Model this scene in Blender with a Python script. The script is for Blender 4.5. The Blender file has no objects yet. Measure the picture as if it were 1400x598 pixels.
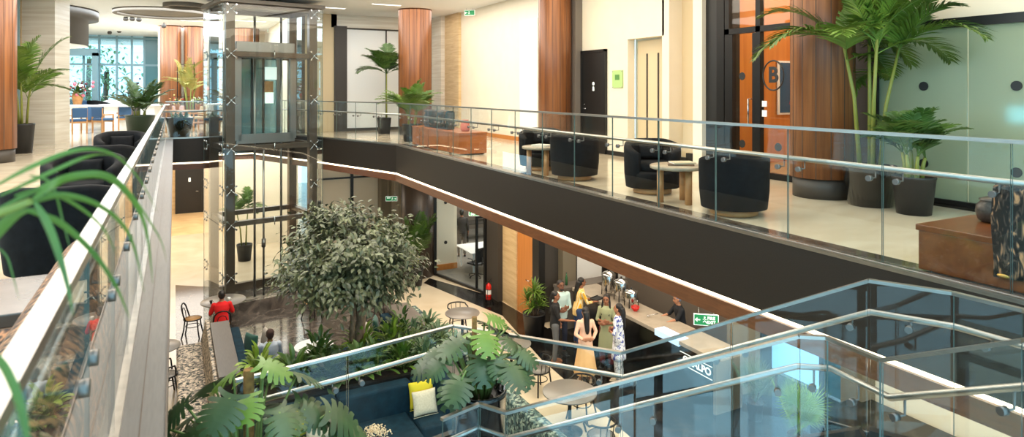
import bpy, bmesh, math, random
from mathutils import Vector, Matrix
random.seed(7)
PI = math.pi
S = bpy.context.scene
col = S.collection
# ------------------------------------------------------------------ camera, world, lights, exposure
YAW = math.radians(27.7)
cam_d = bpy.data.cameras.new('camera'); cam = bpy.data.objects.new('camera', cam_d); col.objects.link(cam)
cam.location = (0, 0, 6.32); cam.rotation_euler = (PI/2, 0, -YAW)
cam_d.sensor_width = 36; cam_d.lens = 36*880/1400; cam_d.shift_y = -(299-122)/1400
cam_d.clip_start = 0.05; cam_d.clip_end = 300
S.camera = cam
cam_d.dof.use_dof = True; cam_d.dof.focus_distance = 11; cam_d.dof.aperture_fstop = 2.8
S.view_settings.view_transform = 'Standard'; S.view_settings.look = 'None'
S.view_settings.gamma = 1; S.view_settings.use_curve_mapping = False
S.view_settings.exposure = 0.2
S.cycles.transparent_max_bounces = 40
S.cycles.max_bounces = 8
S.cycles.transmission_bounces = 10
W = bpy.data.worlds.new('world'); S.world = W; W.use_nodes = True
bg = W.node_tree.nodes['Background']; bg.inputs[0].default_value = (0.44, 0.80, 1.0, 1); bg.inputs[1].default_value = 2.4

def area(name, loc, sx, sy, power, colr=(1, .86, .68), rot=(0, 0, 0)):
    l = bpy.data.lights.new(name, 'AREA'); l.shape = 'RECTANGLE'; l.size = sx; l.size_y = sy
    l.energy = power; l.color = colr
    o = bpy.data.objects.new(name, l); o.location = loc; o.rotation_euler = rot; col.objects.link(o); return o
def spot(name, loc, power, ang=50, colr=(1, .72, .42), r=.04, rot=(0, 0, 0)):
    l = bpy.data.lights.new(name, 'SPOT'); l.energy = power; l.spot_size = math.radians(ang); l.spot_blend = .6
    l.color = colr; l.shadow_soft_size = r
    o = bpy.data.objects.new(name, l); o.location = loc; o.rotation_euler = rot; col.objects.link(o); return o
WARM = (1, .84, .64); NEU = (1, .95, .88); COOL = (.85, .94, 1)
area('ceiling_light_promenade', (7.2, 7, 8.98), 2.2, 13, 265, WARM)
area('ceiling_light_promenade_far', (6.6, 18, 8.98), 3.5, 8, 290, NEU)
area('ceiling_light_atrium', (2.6, 12.5, 8.98), 4, 13, 760, (1, .9, .76))
area('ceiling_light_atrium_near', (3.5, 2.5, 8.98), 3, 4, 110, COOL)
area('ceiling_light_lobby', (-2.6, 12, 8.98), 3.5, 14, 700, NEU)
area('ceiling_light_lounge', (-1.5, 29, 8.98), 9, 11, 2000, COOL)
area('ceiling_light_lounge_right', (5.5, 25.8, 8.98), 4, 3, 120, NEU)
area('ceiling_light_cafe', (7.1, 13.5, 3.80), 1.8, 10, 260, WARM)
area('ceiling_light_counter', (10.3, 11.5, 3.80), 1.6, 6, 110, WARM)
area('ceiling_light_corridor', (2.0, 30, 3.95), 6, 12, 680, NEU)
area('ceiling_light_meeting_room', (11.5, 22, 3.75), 4, 5, 260, NEU)
area('ceiling_light_stair_hall', (9.9, 6.2, 3.80), 2.5, 5, 300, WARM)
area('ceiling_light_office', (11.5, 8, 8.6), 3.5, 4, 130, (1, .82, .6))
area('ceiling_light_frosted_room', (11.5, 3, 8.6), 3, 5, 90, (.85, 1, .92))

# ------------------------------------------------------------------ materials
def lin(c):
    return tuple(((v/255)/12.92 if v/255 <= .04045 else ((v/255+.055)/1.055)**2.4) for v in c) + (1,)
_m = {}
def mat(name, c, rough=.5, metal=0., spec=.5, emis=None, es=0., coat=0., sheen=0., trans=0.):
    if name in _m: return _m[name]
    m = bpy.data.materials.new(name); m.use_nodes = True; b = m.node_tree.nodes['Principled BSDF']
    b.inputs['Base Color'].default_value = lin(c); b.inputs['Roughness'].default_value = rough
    b.inputs['Metallic'].default_value = metal; b.inputs['Specular IOR Level'].default_value = spec
    b.inputs['Coat Weight'].default_value = coat; b.inputs['Sheen Weight'].default_value = sheen
    b.inputs['Transmission Weight'].default_value = trans
    if emis: b.inputs['Emission Color'].default_value = lin(emis); b.inputs['Emission Strength'].default_value = es
    _m[name] = m; return m
def tex(name, c1, c2, rough=.5, kind='noise', scale=(1, 1, 1), s=4., detail=4., dist=0., lo=.3, hi=.7, metal=0., spec=.5, bump=0., c3=None, coat=0., sheen=0.):
    m = mat(name, c1, rough, metal, spec, coat=coat, sheen=sheen)
    if m.get('t'): return m
    m['t'] = 1; nt = m.node_tree; N = nt.nodes.new; L = nt.links.new; b = nt.nodes['Principled BSDF']
    tc = N('ShaderNodeTexCoord'); mp = N('ShaderNodeMapping'); mp.inputs['Scale'].default_value = scale
    L(tc.outputs['Object'], mp.inputs['Vector'])
    if kind == 'noise':
        t = N('ShaderNodeTexNoise'); t.inputs['Scale'].default_value = s; t.inputs['Detail'].default_value = detail; t.inputs['Distortion'].default_value = dist; out = t.outputs['Fac']
    elif kind == 'voronoi':
        t = N('ShaderNodeTexVoronoi'); t.inputs['Scale'].default_value = s; out = t.outputs['Color']
        bw = N('ShaderNodeSeparateColor'); L(out, bw.inputs[0]); out = bw.outputs[0]
    elif kind == 'wave':
        t = N('ShaderNodeTexWave'); t.inputs['Scale'].default_value = s; t.inputs['Distortion'].default_value = dist; t.inputs['Detail'].default_value = detail; out = t.outputs['Fac']
    L(mp.outputs[0], t.inputs['Vector'])
    r = N('ShaderNodeValToRGB'); r.color_ramp.elements[0].position = lo; r.color_ramp.elements[1].position = hi
    r.color_ramp.elements[0].color = lin(c1); r.color_ramp.elements[1].color = lin(c2)
    if c3:
        e = r.color_ramp.elements.new((lo+hi)/2); e.color = lin(c3)
    L(out, r.inputs[0]); L(r.outputs[0], b.inputs['Base Color'])
    if bump:
        bp = N('ShaderNodeBump'); bp.inputs['Strength'].default_value = bump; bp.inputs['Distance'].default_value = .01
        L(out, bp.inputs['Height']); L(bp.outputs[0], b.inputs['Normal'])
    return m
def glassm(name, tint, rough=0.0, f0=.022, boost=1.0):
    m = bpy.data.materials.new(name); m.use_nodes = True; nt = m.node_tree; nt.nodes.clear(); N = nt.nodes.new; L = nt.links.new
    o = N('ShaderNodeOutputMaterial'); mx = N('ShaderNodeMixShader'); t = N('ShaderNodeBsdfTransparent'); g = N('ShaderNodeBsdfGlossy')
    lw = N('ShaderNodeLayerWeight'); lw.inputs[0].default_value = .5
    pw = N('ShaderNodeMath'); pw.operation = 'POWER'; pw.inputs[1].default_value = 5
    ma = N('ShaderNodeMath'); ma.operation = 'MULTIPLY_ADD'; ma.inputs[1].default_value = .85; ma.inputs[2].default_value = f0
    L(lw.outputs['Facing'], pw.inputs[0]); L(pw.outputs[0], ma.inputs[0])
    t.inputs[0].default_value = (*tint, 1); g.inputs['Roughness'].default_value = rough
    g.inputs[0].default_value = (boost, boost, boost, 1)
    L(ma.outputs[0], mx.inputs[0]); L(t.outputs[0], mx.inputs[1]); L(g.outputs[0], mx.inputs[2]); L(mx.outputs[0], o.inputs[0]); return m
M = {}
M['glass'] = glassm('clear_glass', (.965, .985, .98))
M['glass_stair'] = glassm('stair_glass', (.95, .98, .985), f0=.05)
M['glass_lift'] = glassm('lift_glass', (.93, .965, .965))
M['edge'] = mat('glass_edge', (88, 104, 98), .2, 0, .5)
M['steel'] = tex('brushed_steel', (160, 155, 148), (186, 180, 172), .3, 'noise', (1, 1, 30), 8, metal=1)
M['knob'] = mat('satin_knob', (120, 116, 112), .4, .9)
M['chrome'] = mat('polished_steel', (190, 190, 190), .15, 1)
M['bronze'] = mat('bronze_frame', (92, 78, 66), .35, .6)
M['cabsteel'] = mat('cab_steel', (150, 145, 140), .3, .9)
M['black'] = mat('black_paint', (22, 21, 20), .4)
M['blackmetal'] = mat('black_metal', (28, 26, 25), .35, .5)
M['fascia'] = tex('dark_bronze_fascia', (38, 31, 25), (46, 38, 31), .5, 'noise', (1, 1, 1), 90, 2, metal=.25, spec=.4)
M['led'] = mat('led_strip', (255, 240, 210), .5, emis=(255, 232, 196), es=3.6)
M['floor_up'] = tex('cream_marble_upper', (214, 200, 176), (196, 180, 154), .12, 'noise', (1, 2.2, 1), .8, 6, 1.2, spec=.5)
M['floor_low'] = tex('cream_stone_lower', (222, 206, 180), (206, 188, 160), .2, 'noise', (1, 1, 1), .9, 6, .6)
M['marble_dk'] = tex('dark_marble', (58, 52, 48), (112, 102, 94), .1, 'noise', (1, 1, 1), 1.6, 8, 2.4, lo=.42, hi=.72)
M['marble_bk'] = tex('black_marble', (20, 18, 17), (58, 54, 50), .14, 'noise', (1, 1, 1), 1.3, 8, 2.6, lo=.52, hi=.74)
M['cream'] = tex('cream_wall', (238, 226, 203), (234, 221, 197), .6, 'noise', (1, 1, 1), 2)
M['beige'] = mat('beige_wall', (214, 192, 154), .6)
M['white'] = mat('white_panel', (240, 240, 238), .45)
M['ceil'] = mat('ceiling_white', (238, 238, 236), .7)
M['trav'] = tex('travertine', (238, 230, 216), (210, 196, 174), .35, 'noise', (.35, .35, 9), 1.6, 6, .5, lo=.35, hi=.75)
M['travw'] = tex('honey_travertine', (224, 196, 150), (200, 166, 118), .4, 'noise', (.6, .6, 7), 2.2, 6, .6)
M['wood'] = tex('walnut_veneer', (100, 56, 28), (150, 94, 52), .42, 'noise', (7, 7, .25), 2.2, 5, .6)
M['woodbeam'] = tex('beam_wood', (88, 52, 30), (112, 68, 40), .4, 'noise', (2, 2, 20), 2.2, 5, .6)
M['woodor'] = tex('orange_wood', (190, 116, 52), (208, 136, 66), .4, 'noise', (6, 6, .3), 1.5, 5, .6)
M['woodlt'] = tex('light_wood', (196, 144, 92), (170, 116, 70), .45, 'noise', (4, 4, 4), 2)
M['gdark'] = mat('charcoal_wall', (62, 56, 50), .55)
M['ggrey'] = mat('grey_wall', (118, 108, 98), .55)
M['olive'] = mat('taupe_panel', (120, 110, 92), .5)
M['carpet'] = tex('grey_carpet', (118, 114, 106), (140, 135, 126), .9, 'noise', (1, 1, 1), 60)
M['velvet'] = tex('black_velvet', (11, 11, 13), (22, 23, 26), .85, 'noise', (1, 1, 1), 14, spec=.2)
M['greyvelvet'] = mat('slate_velvet', (62, 66, 72), .75, sheen=.3)
M['teal'] = tex('teal_velvet', (10, 34, 46), (18, 50, 64), .8, 'noise', (1, 1, 1), 8, spec=.2)
M['laminate'] = tex('grey_laminate', (98, 90, 84), (108, 100, 93), .4, 'noise', (30, 2, 1), 3)
M['floral'] = tex('floral_fabric', (38, 52, 52), (222, 206, 186), .8, 'voronoi', (1, 1, 1), 26, c3=(150, 140, 132), lo=.1, hi=.8)
M['floralteal'] = tex('teal_floral_fabric', (20, 40, 40), (150, 160, 142), .8, 'voronoi', (1, 1, 1), 24, c3=(66, 92, 90), lo=.2, hi=.9)
M['throw'] = tex('leaf_print_fabric', (20, 18, 17), (188, 138, 96), .8, 'noise', (1, 1, .35), 16, 1, 2.5, lo=.5, hi=.72, c3=(84, 70, 60))
M['throwor'] = tex('rust_leaf_fabric', (34, 30, 28), (214, 150, 104), .8, 'noise', (1, .4, 1), 13, 1, 2.5, lo=.36, hi=.62, c3=(130, 92, 70))
M['potblk'] = mat('glossy_black_pot', (14, 14, 15), .15, coat=.5)
M['potmat'] = mat('matte_black_pot', (30, 30, 31), .5)
M['potgrn'] = mat('dark_green_pot', (50, 66, 50), .4)
M['soil'] = tex('soil', (40, 28, 20), (62, 46, 34), .95, 'noise', (1, 1, 1), 40)
M['leafp'] = tex('palm_leaf', (58, 92, 26), (108, 136, 46), .45, 'noise', (1, 1, 1), 3)
M['leafpd'] = tex('deep_palm_leaf', (44, 74, 26), (84, 116, 44), .45, 'noise', (1, 1, 1), 3)
M['leafy'] = tex('yellow_palm_leaf', (116, 126, 44), (170, 150, 76), .5, 'noise', (1, 1, 1), 3)
M['leafm'] = tex('monstera_leaf', (34, 54, 28), (72, 94, 52), .38, 'noise', (1, 1, 1), 3)
M['leafml'] = tex('young_monstera_leaf', (76, 112, 30), (112, 140, 46), .4, 'noise', (1, 1, 1), 3)
M['leafb'] = tex('bright_leaf', (92, 128, 34), (150, 172, 62), .4, 'noise', (1, 1, 1), 5)
M['leafd'] = tex('dark_leaf', (54, 84, 32), (92, 122, 50), .4, 'noise', (1, 1, 1), 5)
M['leafg'] = tex('silver_green_leaf', (112, 132, 96), (72, 96, 60), .4, 'noise', (1, 1, 1), 8)
M['leaff'] = tex('ficus_leaf', (38, 48, 28), (112, 118, 84), .32, 'noise', (1, 1, 1), 3.5, 6)
M['stem'] = mat('green_stem', (110, 128, 60), .5)
M['cane'] = mat('palm_cane', (128, 134, 56), .5)
M['bark'] = tex('bark', (92, 74, 56), (134, 112, 88), .9, 'noise', (3, 3, 1), 9, bump=.4)
M['moss'] = tex('moss_pole', (104, 74, 34), (140, 104, 52), .95, 'noise', (1, 1, 1), 30, bump=.5)
M['red'] = mat('red_enamel', (206, 30, 22), .3)
M['signg'] = mat('green_sign', (20, 130, 70), .4, emis=(20, 130, 70), es=.5)
M['signw'] = mat('sign_white', (240, 245, 235), .4, emis=(240, 245, 235), es=.7)
M['blue'] = mat('blue_fabric', (52, 84, 120), .8)
M['canevenr'] = tex('woven_cane', (196, 152, 96), (166, 122, 72), .6, 'noise', (1, 1, 1), 60)
M['tabletop'] = mat('grey_tabletop', (122, 116, 110), .3)
M['travt'] = tex('stone_tabletop', (186, 168, 144), (150, 132, 110), .35, 'noise', (1, 1, 1), 6)

# ------------------------------------------------------------------ helpers
class MB:
    def __init__(s): s.bm = bmesh.new()
    def quad(s, pts, mi=0):
        f = s.bm.faces.new([s.bm.verts.new(p) for p in pts]); f.material_index = mi; return f
    def box(s, x0, x1, y0, y1, z0, z1, rz=0, mi=0, c=None):
        v = [Vector((x, y, z)) for x in (x0, x1) for y in (y0, y1) for z in (z0, z1)]
        if rz:
            cc = Vector(c) if c else Vector(((x0+x1)/2, (y0+y1)/2, 0)); R = Matrix.Rotation(rz, 3, 'Z')
            v = [R @ (p-cc)+cc for p in v]
        v = [s.bm.verts.new(p) for p in v]
        for f in ((0, 1, 3, 2), (4, 6, 7, 5), (0, 4, 5, 1), (2, 3, 7, 6), (0, 2, 6, 4), (1, 5, 7, 3)):
            s.bm.faces.new([v[i] for i in f]).material_index = mi
        return s
    def prism(s, poly, z0, z1, mi=0):
        a = [s.bm.verts.new((x, y, z0)) for x, y in poly]; b = [s.bm.verts.new((x, y, z1)) for x, y in poly]
        n = len(poly)
        s.bm.faces.new(a[::-1]).material_index = mi; s.bm.faces.new(b).material_index = mi
        for i in range(n): s.bm.faces.new([a[i], a[(i+1) % n], b[(i+1) % n], b[i]]).material_index = mi
        return s
    def lathe(s, prof, n=24, c=(0, 0, 0), cap=True, sx=1, sy=1):
        rings = []
        for r, z in prof:
            rings.append([s.bm.verts.new((c[0]+sx*r*math.cos(2*PI*i/n), c[1]+sy*r*math.sin(2*PI*i/n), c[2]+z)) for i in range(n)])
        for a, b in zip(rings, rings[1:]):
            for i in range(n): s.bm.faces.new([a[i], a[(i+1) % n], b[(i+1) % n], b[i]]).smooth = True
        if cap: s.bm.faces.new(rings[0][::-1]); s.bm.faces.new(rings[-1])
        return s
    def cyl(s, c, r, h, n=20, r2=None): return s.lathe([(r, 0), (r if r2 is None else r2, h)], n, c)
    def tube(s, pts, r, n=8, closed=False, r2=None, flat=None):
        pts = [Vector(p) for p in pts]; m = len(pts); rings = []
        up = Vector((0, 0, 1))
        prev = None
        for i, p in enumerate(pts):
            if closed: d = (pts[(i+1) % m]-pts[i-1])
            else: d = (pts[min(i+1, m-1)]-pts[max(i-1, 0)])
            d.normalize()
            if prev is None:
                a = d.cross(up)
                if a.length < .05: a = d.cross(Vector((1, 0, 0)))
            else:
                a = prev-d*prev.dot(d)
                if a.length < 1e-4: a = d.cross(up)
            a.normalize(); prev = a.copy(); b = d.cross(a)
            rr = r if r2 is None else r+(r2-r)*i/(m-1)
            if callable(r): rr = r(i/(m-1))
            k = 0
            if not closed and 0 < i < m-1:
                k = 0
            rings.append([s.bm.verts.new(p+a*rr*math.cos(2*PI*j/n)*(flat or 1)+b*rr*math.sin(2*PI*j/n)) for j in range(n)])
        rng = range(m if closed else m-1)
        for i in rng:
            A, B = rings[i], rings[(i+1) % m]
            for j in range(n): s.bm.faces.new([A[j], A[(j+1) % n], B[(j+1) % n], B[j]]).smooth = True
        if not closed: s.bm.faces.new(rings[0][::-1]); s.bm.faces.new(rings[-1])
        return s
    def bar(s, a, b, w, h, mi=0):
        a = Vector(a); b = Vector(b); d = (b-a).normalized(); up = Vector((0, 0, 1))
        if abs(d.z) > .99: up = Vector((0, 1, 0))
        x = d.cross(up).normalized(); z = x.cross(d).normalized()
        v = [s.bm.verts.new(p+x*w/2*i+z*h/2*j) for p in (a, b) for i, j in ((-1, -1), (1, -1), (1, 1), (-1, 1))]
        for f in ((3, 2, 1, 0), (4, 5, 6, 7), (0, 1, 5, 4), (1, 2, 6, 5), (2, 3, 7, 6), (3, 0, 4, 7)): s.bm.faces.new([v[i] for i in f]).material_index = mi
        return s
    def ball(s, c, rx, ry=None, rz=None, n=14, m=9):
        ry = rx if ry is None else ry; rz = rx if rz is None else rz
        prof = []
        top = s.bm.verts.new((c[0], c[1], c[2]+rz)); bot = s.bm.verts.new((c[0], c[1], c[2]-rz)); rings = []
        for j in range(1, m):
            t = PI*j/m
            rings.append([s.bm.verts.new((c[0]+rx*math.sin(t)*math.cos(2*PI*i/n), c[1]+ry*math.sin(t)*math.sin(2*PI*i/n), c[2]+rz*math.cos(t))) for i in range(n)])
        for i in range(n):
            s.bm.faces.new([top, rings[0][i], rings[0][(i+1) % n]]).smooth = True
            s.bm.faces.new([bot, rings[-1][(i+1) % n], rings[-1][i]]).smooth = True
        for a, b in zip(rings, rings[1:]):
            for i in range(n): s.bm.faces.new([a[i], b[i], b[(i+1) % n], a[(i+1) % n]]).smooth = True
        return s
    def build(s, name, m, parent=None, bevel=0, sub=0, smooth=False, kind=None, solid=0, loc=None, rot=None):
        me = bpy.data.meshes.new(name)
        bmesh.ops.recalc_face_normals(s.bm, faces=s.bm.faces)
        if smooth:
            for f in s.bm.faces: f.smooth = True
        s.bm.to_mesh(me); s.bm.free()
        for mm in (m if isinstance(m, (list, tuple)) else [m]): me.materials.append(M[mm] if isinstance(mm, str) else mm)
        o = bpy.data.objects.new(name, me); col.objects.link(o)
        if parent: o.parent = parent
        if loc: o.location = loc
        if rot: o.rotation_euler = rot
        if kind: o['kind'] = kind
        if solid: md = o.modifiers.new('s', 'SOLIDIFY'); md.thickness = solid; md.offset = 0
        if bevel:
            md = o.modifiers.new('b', 'BEVEL'); md.width = bevel; md.segments = 3 if bevel > .02 else 2; md.limit_method = 'ANGLE'
            md.harden_normals = False
        if sub: md = o.modifiers.new('u', 'SUBSURF'); md.levels = sub; md.render_levels = sub
        return o
def thing(name, label, cat, loc=(0, 0, 0), rz=0, group=None):
    o = bpy.data.objects.new(name, None); col.objects.link(o); o.empty_display_size = .1
    o.location = loc; o.rotation_euler = (0, 0, rz); o['label'] = label; o['category'] = cat
    if group: o['group'] = group
    return o
def tag(o, label, cat, group=None, kind=None):
    o['label'] = label; o['category'] = cat
    if group: o['group'] = group
    if kind: o['kind'] = kind
    return o
def copy_tree(o, parent=None):
    c = o.copy(); col.objects.link(c)
    if parent: c.parent = parent
    for ch in list(o.children): copy_tree(ch, c)
    return c
def dup(o, loc, rz=0, label=None, scale=None):
    c = copy_tree(o); c.location = loc; c.rotation_euler = (0, 0, rz)
    if label: c['label'] = label
    if scale: c.scale = (scale,)*3
    return c
def struct(name, mb, m, **k): return mb.build(name, m, kind='structure', **k)
def D3(px, py, D):          # a point from its direction and its distance before the camera
    X = (px-700)/880*D; z = 6.32-(py-122)*D/880
    return Vector((.8854*X+.4648*D, -.4648*X+.8854*D, z))
def PZ(px, py, z):
    return D3(px, py, 880*(6.32-z)/(py-122))
def text(body, size, m, parent, loc, rot, name='lettering', ext=.004, align='CENTER', offset=0.):
    cu = bpy.data.curves.new(name, 'FONT'); cu.body = body; cu.size = size; cu.extrude = ext; cu.align_x = align; cu.align_y = 'CENTER'; cu.offset = offset
    tmp = bpy.data.objects.new('tmp', cu); me = bpy.data.meshes.new_from_object(tmp); bpy.data.objects.remove(tmp); me.materials.clear(); me.materials.append(M[m])
    o = bpy.data.objects.new(name, me); col.objects.link(o); o.location = loc; o.rotation_euler = rot
    if parent: o.parent = parent
    return o

# ------------------------------------------------------------------ the building shell
UP = 4.8; CE = 9.02
struct('floor', MB().box(-12, 16, 4.5, 45, -.1, 0).box(-2.3, 16, -1.5, 4.5, -.1, 0), 'floor_low')
# dark marble zones laid on the lower floor
struct('floor_marble', MB().prism([(.04, 17.0), (.04, 23.4), (1.9, 22.0), (6.0, 20.9), (5.7, 17.3), (5.2, 14.0), (.6, 13.0)], 0, .004), 'marble_dk')
struct('floor_marble', MB().prism([(7.55, 20.3), (8.6, 17.6), (8.72, 14.6), (13, 14.6), (13, -3), (7.3, -3), (7.3, 8.9), (7.6, 13.0), (8.1, 16.0), (7.2, 19.9)], 0, .005), 'marble_bk')
# upper floor slabs
slabR = [(5.36, -4), (5.36, 16.85), (4.0, 20.75), (2.5, 24.6), (1.15, 24.6), (.95, 22.3), (-.243, 22.3), (-.243, -.6), (-14, -.6), (-14, 46), (14, 46), (14, -4)]
struct('floor_upper', MB().prism(slabR, 4.05, UP-.001), ['floor_up'])
edge = [(5.36, -4), (5.36, 16.85), (4.0, 20.75), (2.5, 24.6), (1.15, 24.6), (.95, 22.3), (-.243, 22.3)]
def offs(poly, d):
    out = []
    for i, p in enumerate(poly):
        p = Vector(p); ns = []
        for a, b in ((i-1, i), (i, i+1)):
            if a < 0 or b >= len(poly): continue
            t = (Vector(poly[b])-Vector(poly[a])).normalized(); ns.append(Vector((t.y, -t.x)))
        n = sum(ns, Vector((0, 0))); n.normalize(); n /= max(.5, n.dot(ns[0]))
        out.append(tuple(p+n*d))
    return out
def band(name, line, d0, d1, z0, z1, m):
    a = offs(line, d0); b = offs(line, d1)
    mb = MB()
    for i in range(len(line)-1): mb.prism([a[i], a[i+1], b[i+1], b[i]], z0, z1)
    return struct(name, mb, m)
band('trim_fascia', edge, -.05, .0, 4.06, 4.795, 'fascia')
band('trim_edge_strip', edge, -.055, .02, 4.795, 4.83, 'steel')
band('trim_light_cove', edge, -.035, .3, 4.015, 4.06, 'led')
band('trim_wood_beam', edge, -.075, .3, 3.84, 4.015, 'woodbeam')
band('trim_marble_border', edge, .03, .36, UP-.001, UP+.003, 'marble_dk')
# left slab edge: grey metal ledge outside the glass
struct('trim_ledge', MB().box(-.235, -.035, -.6, 22.3, UP-.06, UP+.0).box(-.139, -.133, -.6, 22.3, UP, UP+.002, mi=1).box(-.035, -.027, -.6, 22.3, UP-.12, UP+.01, mi=1), ['laminate', 'bronze'])
struct('trim_fascia', MB().box(-.24, -.06, -.6, 22.3, 4.0, UP-.06), 'fascia')
struct('ceiling_lower', MB().box(5.7, 14, -3, 25, 3.84, 4.04), 'ceil')
struct('ceiling_lower', MB().box(-8, 5.6, 24.8, 45, 3.98, 4.04), 'ceil')
# upper ceiling with round recesses on the left
struct('ceiling', MB().box(-16, 16, .5, 46, CE, CE+.2), 'ceil')
def disc(c, r, z): return MB().lathe([(r, -.12), (r, 0), (r-.12, 0), (r-.12, -.12), (r, -.12)], 40, (c[0], c[1], z), cap=False).cyl((c[0], c[1], z-.03), r-.12, .02, 40)
struct('ceiling_ring', disc((-.3, 25.5), 1.55, CE), mat('ring_grey', (118, 108, 96), .7))
struct('ceiling_ring', disc((.3, 22.9), .62, CE), mat('ring_grey', (170, 160, 146), .6))
# ------------------------------------------------------------------ upper level walls, right side (plane x = 8.95)
def wx(x0, x1, y0, y1, z0, z1, m='cream', name='wall_right'): return struct(name, MB().box(x0, x1, y0, y1, z0, z1), m)
wx(8.95, 9.15, 15.24, 20.9, UP, CE)
wx(9.0, 9.2, 13.9, 15.3, UP, CE, 'white')
wx(8.92, 8.95, 15.5, 16.5, 5.0, 8.3, 'white', 'trim_panel')
wx(8.75, 9.15, 13.3, 13.75, UP, CE, 'ggrey', 'trim_pillar')
wx(8.95, 9.15, 12.15, 13.3, UP, CE)
wx(8.95, 9.15, 11.5, 12.15, UP, CE)
wx(8.95, 9.15, 10.3, 11.5, 7.43, CE)
wx(9.25, 9.4, 10.2, 11.6, UP, 7.5, 'cream')
wx(8.95, 9.5, 10.15, 10.36, UP, CE)
wx(9.3, 9.5, 9.35, 10.2, UP, CE, 'beige')
wx(8.85, 9.5, 9.12, 9.36, UP, CE, 'cream', 'trim_pillar')
wx(8.95, 9.5, 8.8, 9.12, UP, CE, 'black', 'trim_pillar')
struct('baseboard_right', MB().box(8.92, 8.95, 15.24, 20.9, UP, UP+.12), 'woodor')
struct('baseboard_right', MB().box(8.92, 8.95, 11.5, 12.3, UP, UP+.1), 'black')
struct('trim_step_skirting', MB().box(9.22, 9.3, 9.6, 9.95, UP, UP+.22).box(9.22, 9.3, 9.36, 9.62, UP, UP+.45).box(9.22, 9.3, 9.9, 10.2, UP, UP+.12), 'black')
# black door
d = struct('door_1', MB().box(8.90, 8.95, 12.32, 13.22, UP, 7.2).box(8.88, 8.955, 12.26, 12.32, UP, 7.26).box(8.88, 8.955, 13.22, 13.28, UP, 7.26).box(8.88, 8.955, 12.26, 13.28, 7.2, 7.26), 'black')
MB().tube([(8.9, 13.1, 5.85), (8.84, 13.1, 5.85), (8.84, 12.98, 5.85)], .012).cyl((8.88, 13.1, 5.95), .02, .01).build('door_handle', 'chrome', d)
MB().lathe([(.045, 0), (.03, .004)], 16).build('door_sign', 'signw', d, loc=(8.895, 12.75, 6.45), rot=(0, -PI/2, 0))
MB().box(8.893, 8.897, 12.72, 12.78, 6.28, 6.38).build('door_symbol', 'signw', d)
# pale lift door with two dark slots, set back
d = struct('door_2', MB().box(9.19, 9.25, 10.42, 11.45, UP, 7.4), 'beige')
for y in (10.75, 11.12): MB().box(9.175, 9.19, y-.02, y+.02, 5.2, 7.1).build('slot_handle', 'gdark', d)
# sign and switches on the cream wall
s_ = thing('wall_sign', 'green printed notice in a clear holder beside the black door', 'sign', (8.94, 11.85, 6.55))
MB().box(-.015, 0, -.19, .19, -.2, .2).build('plate', mat('notice_green', (176, 206, 130), .5), s_)
for y, z in ((-.17, .18), (.17, .18), (-.17, -.18), (.17, -.18)): MB().ball((-.02, y, z), .014).build('stud', 'chrome', s_)
MB().box(-.02, -.015, -.08, .08, -.02, .1).build('symbol', mat('notice_dark', (90, 140, 70), .5), s_)
s_ = thing('call_panel', 'small black lift call panel on the beige recess wall', 'call panel', (9.29, 9.75, 6.15))
MB().box(-.02, 0, -.05, .05, -.1, .1).build('plate', 'black', s_, bevel=.004); MB().box(-.025, -.02, -.03, .03, .02, .07).build('display', 'ggrey', s_)
MB().box(-.02, 0, -.05, .05, -.28, -.16).build('switch', 'ggrey', s_)
# glazed partition with the B logo; orange wood lined office behind
wx(8.9, 9.0, 8.62, 8.8, UP, CE, 'blackmetal', 'trim_frame')
w = struct('window_1', MB().box(8.94, 8.955, 6.3, 8.62, UP+.1, CE), M['glass'])
w.name = 'window_1'
fr = MB()
for y in (8.55, 7.85, 6.3): fr.box(8.9, 9.0, y-.05, y+.05, UP, CE)
for z in (UP+.05, 7.36): fr.box(8.9, 9.0, 6.3, 8.6, z-.05, z+.05)
fr.box(8.9, 9.0, 7.9, 8.5, UP+.09, UP+.17).box(8.9, 9.0, 8.42, 8.5, UP, 7.3).box(8.9, 9.0, 7.9, 7.97, UP, 7.3)
fr.build('window_frame', 'blackmetal', w)
MB().tube([(8.94, 8.02, 6.15), (8.86, 8.02, 6.15), (8.86, 8.02, 5.7), (8.94, 8.02, 5.7)], .014).build('door_handle', 'chrome', w)
for y, z in ((8.22, 6.55), (8.22, 5.35), (7.1, 5.3), (7.45, 5.35)):
    MB().lathe([(.07, 0), (.07, .006)], 20).build('door_dot', 'black', w, loc=(8.935, y, z), rot=(0, -PI/2, 0))
MB().box(8.925, 8.935, 7.68, 7.78, 6.02, 6.12).box(8.925, 8.935, 7.68, 7.78, 5.85, 5.96).build('switch_plate', 'white', w)
MB().tube([(8.93, 7.55+.21*math.cos(a*PI/16), 6.55+.25*math.sin(a*PI/16)) for a in range(32)], .014, 6, True).build('logo_ring', 'black', w)
text('B', .36, 'black', w, (8.93, 7.55, 6.55), (PI/2, 0, -PI/2), 'logo_letter', offset=.012)
struct('wall_office', MB().box(12.3, 12.4, 5.9, 12, UP, CE).box(9.15, 12.3, 9.3, 9.4, UP, CE), 'woodor')
struct('wall_office_side', MB().box(9.15, 12.3, 5.85, 5.95, UP, CE), 'cream')
a_ = thing('framed_picture', 'blue framed picture of a red object hung in the orange office', 'picture', (11.1, 9.28, 6.35))
MB().box(-.02, 1.0, -.04, 0, -.56, .56).build('frame', 'white', a_, bevel=.005)
MB().box(.03, .95, -.05, -.04, -.52, .52).build('canvas', mat('picture_blue', (42, 84, 120), .6), a_)
MB().prism([(.3, 0), (.9, .1), (.9, .5), (.42, .5)], 0, .01).build('motif', mat('picture_red', (196, 70, 60), .6), a_, loc=(0, -.05, -.35), rot=(PI/2, 0, 0))
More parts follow.
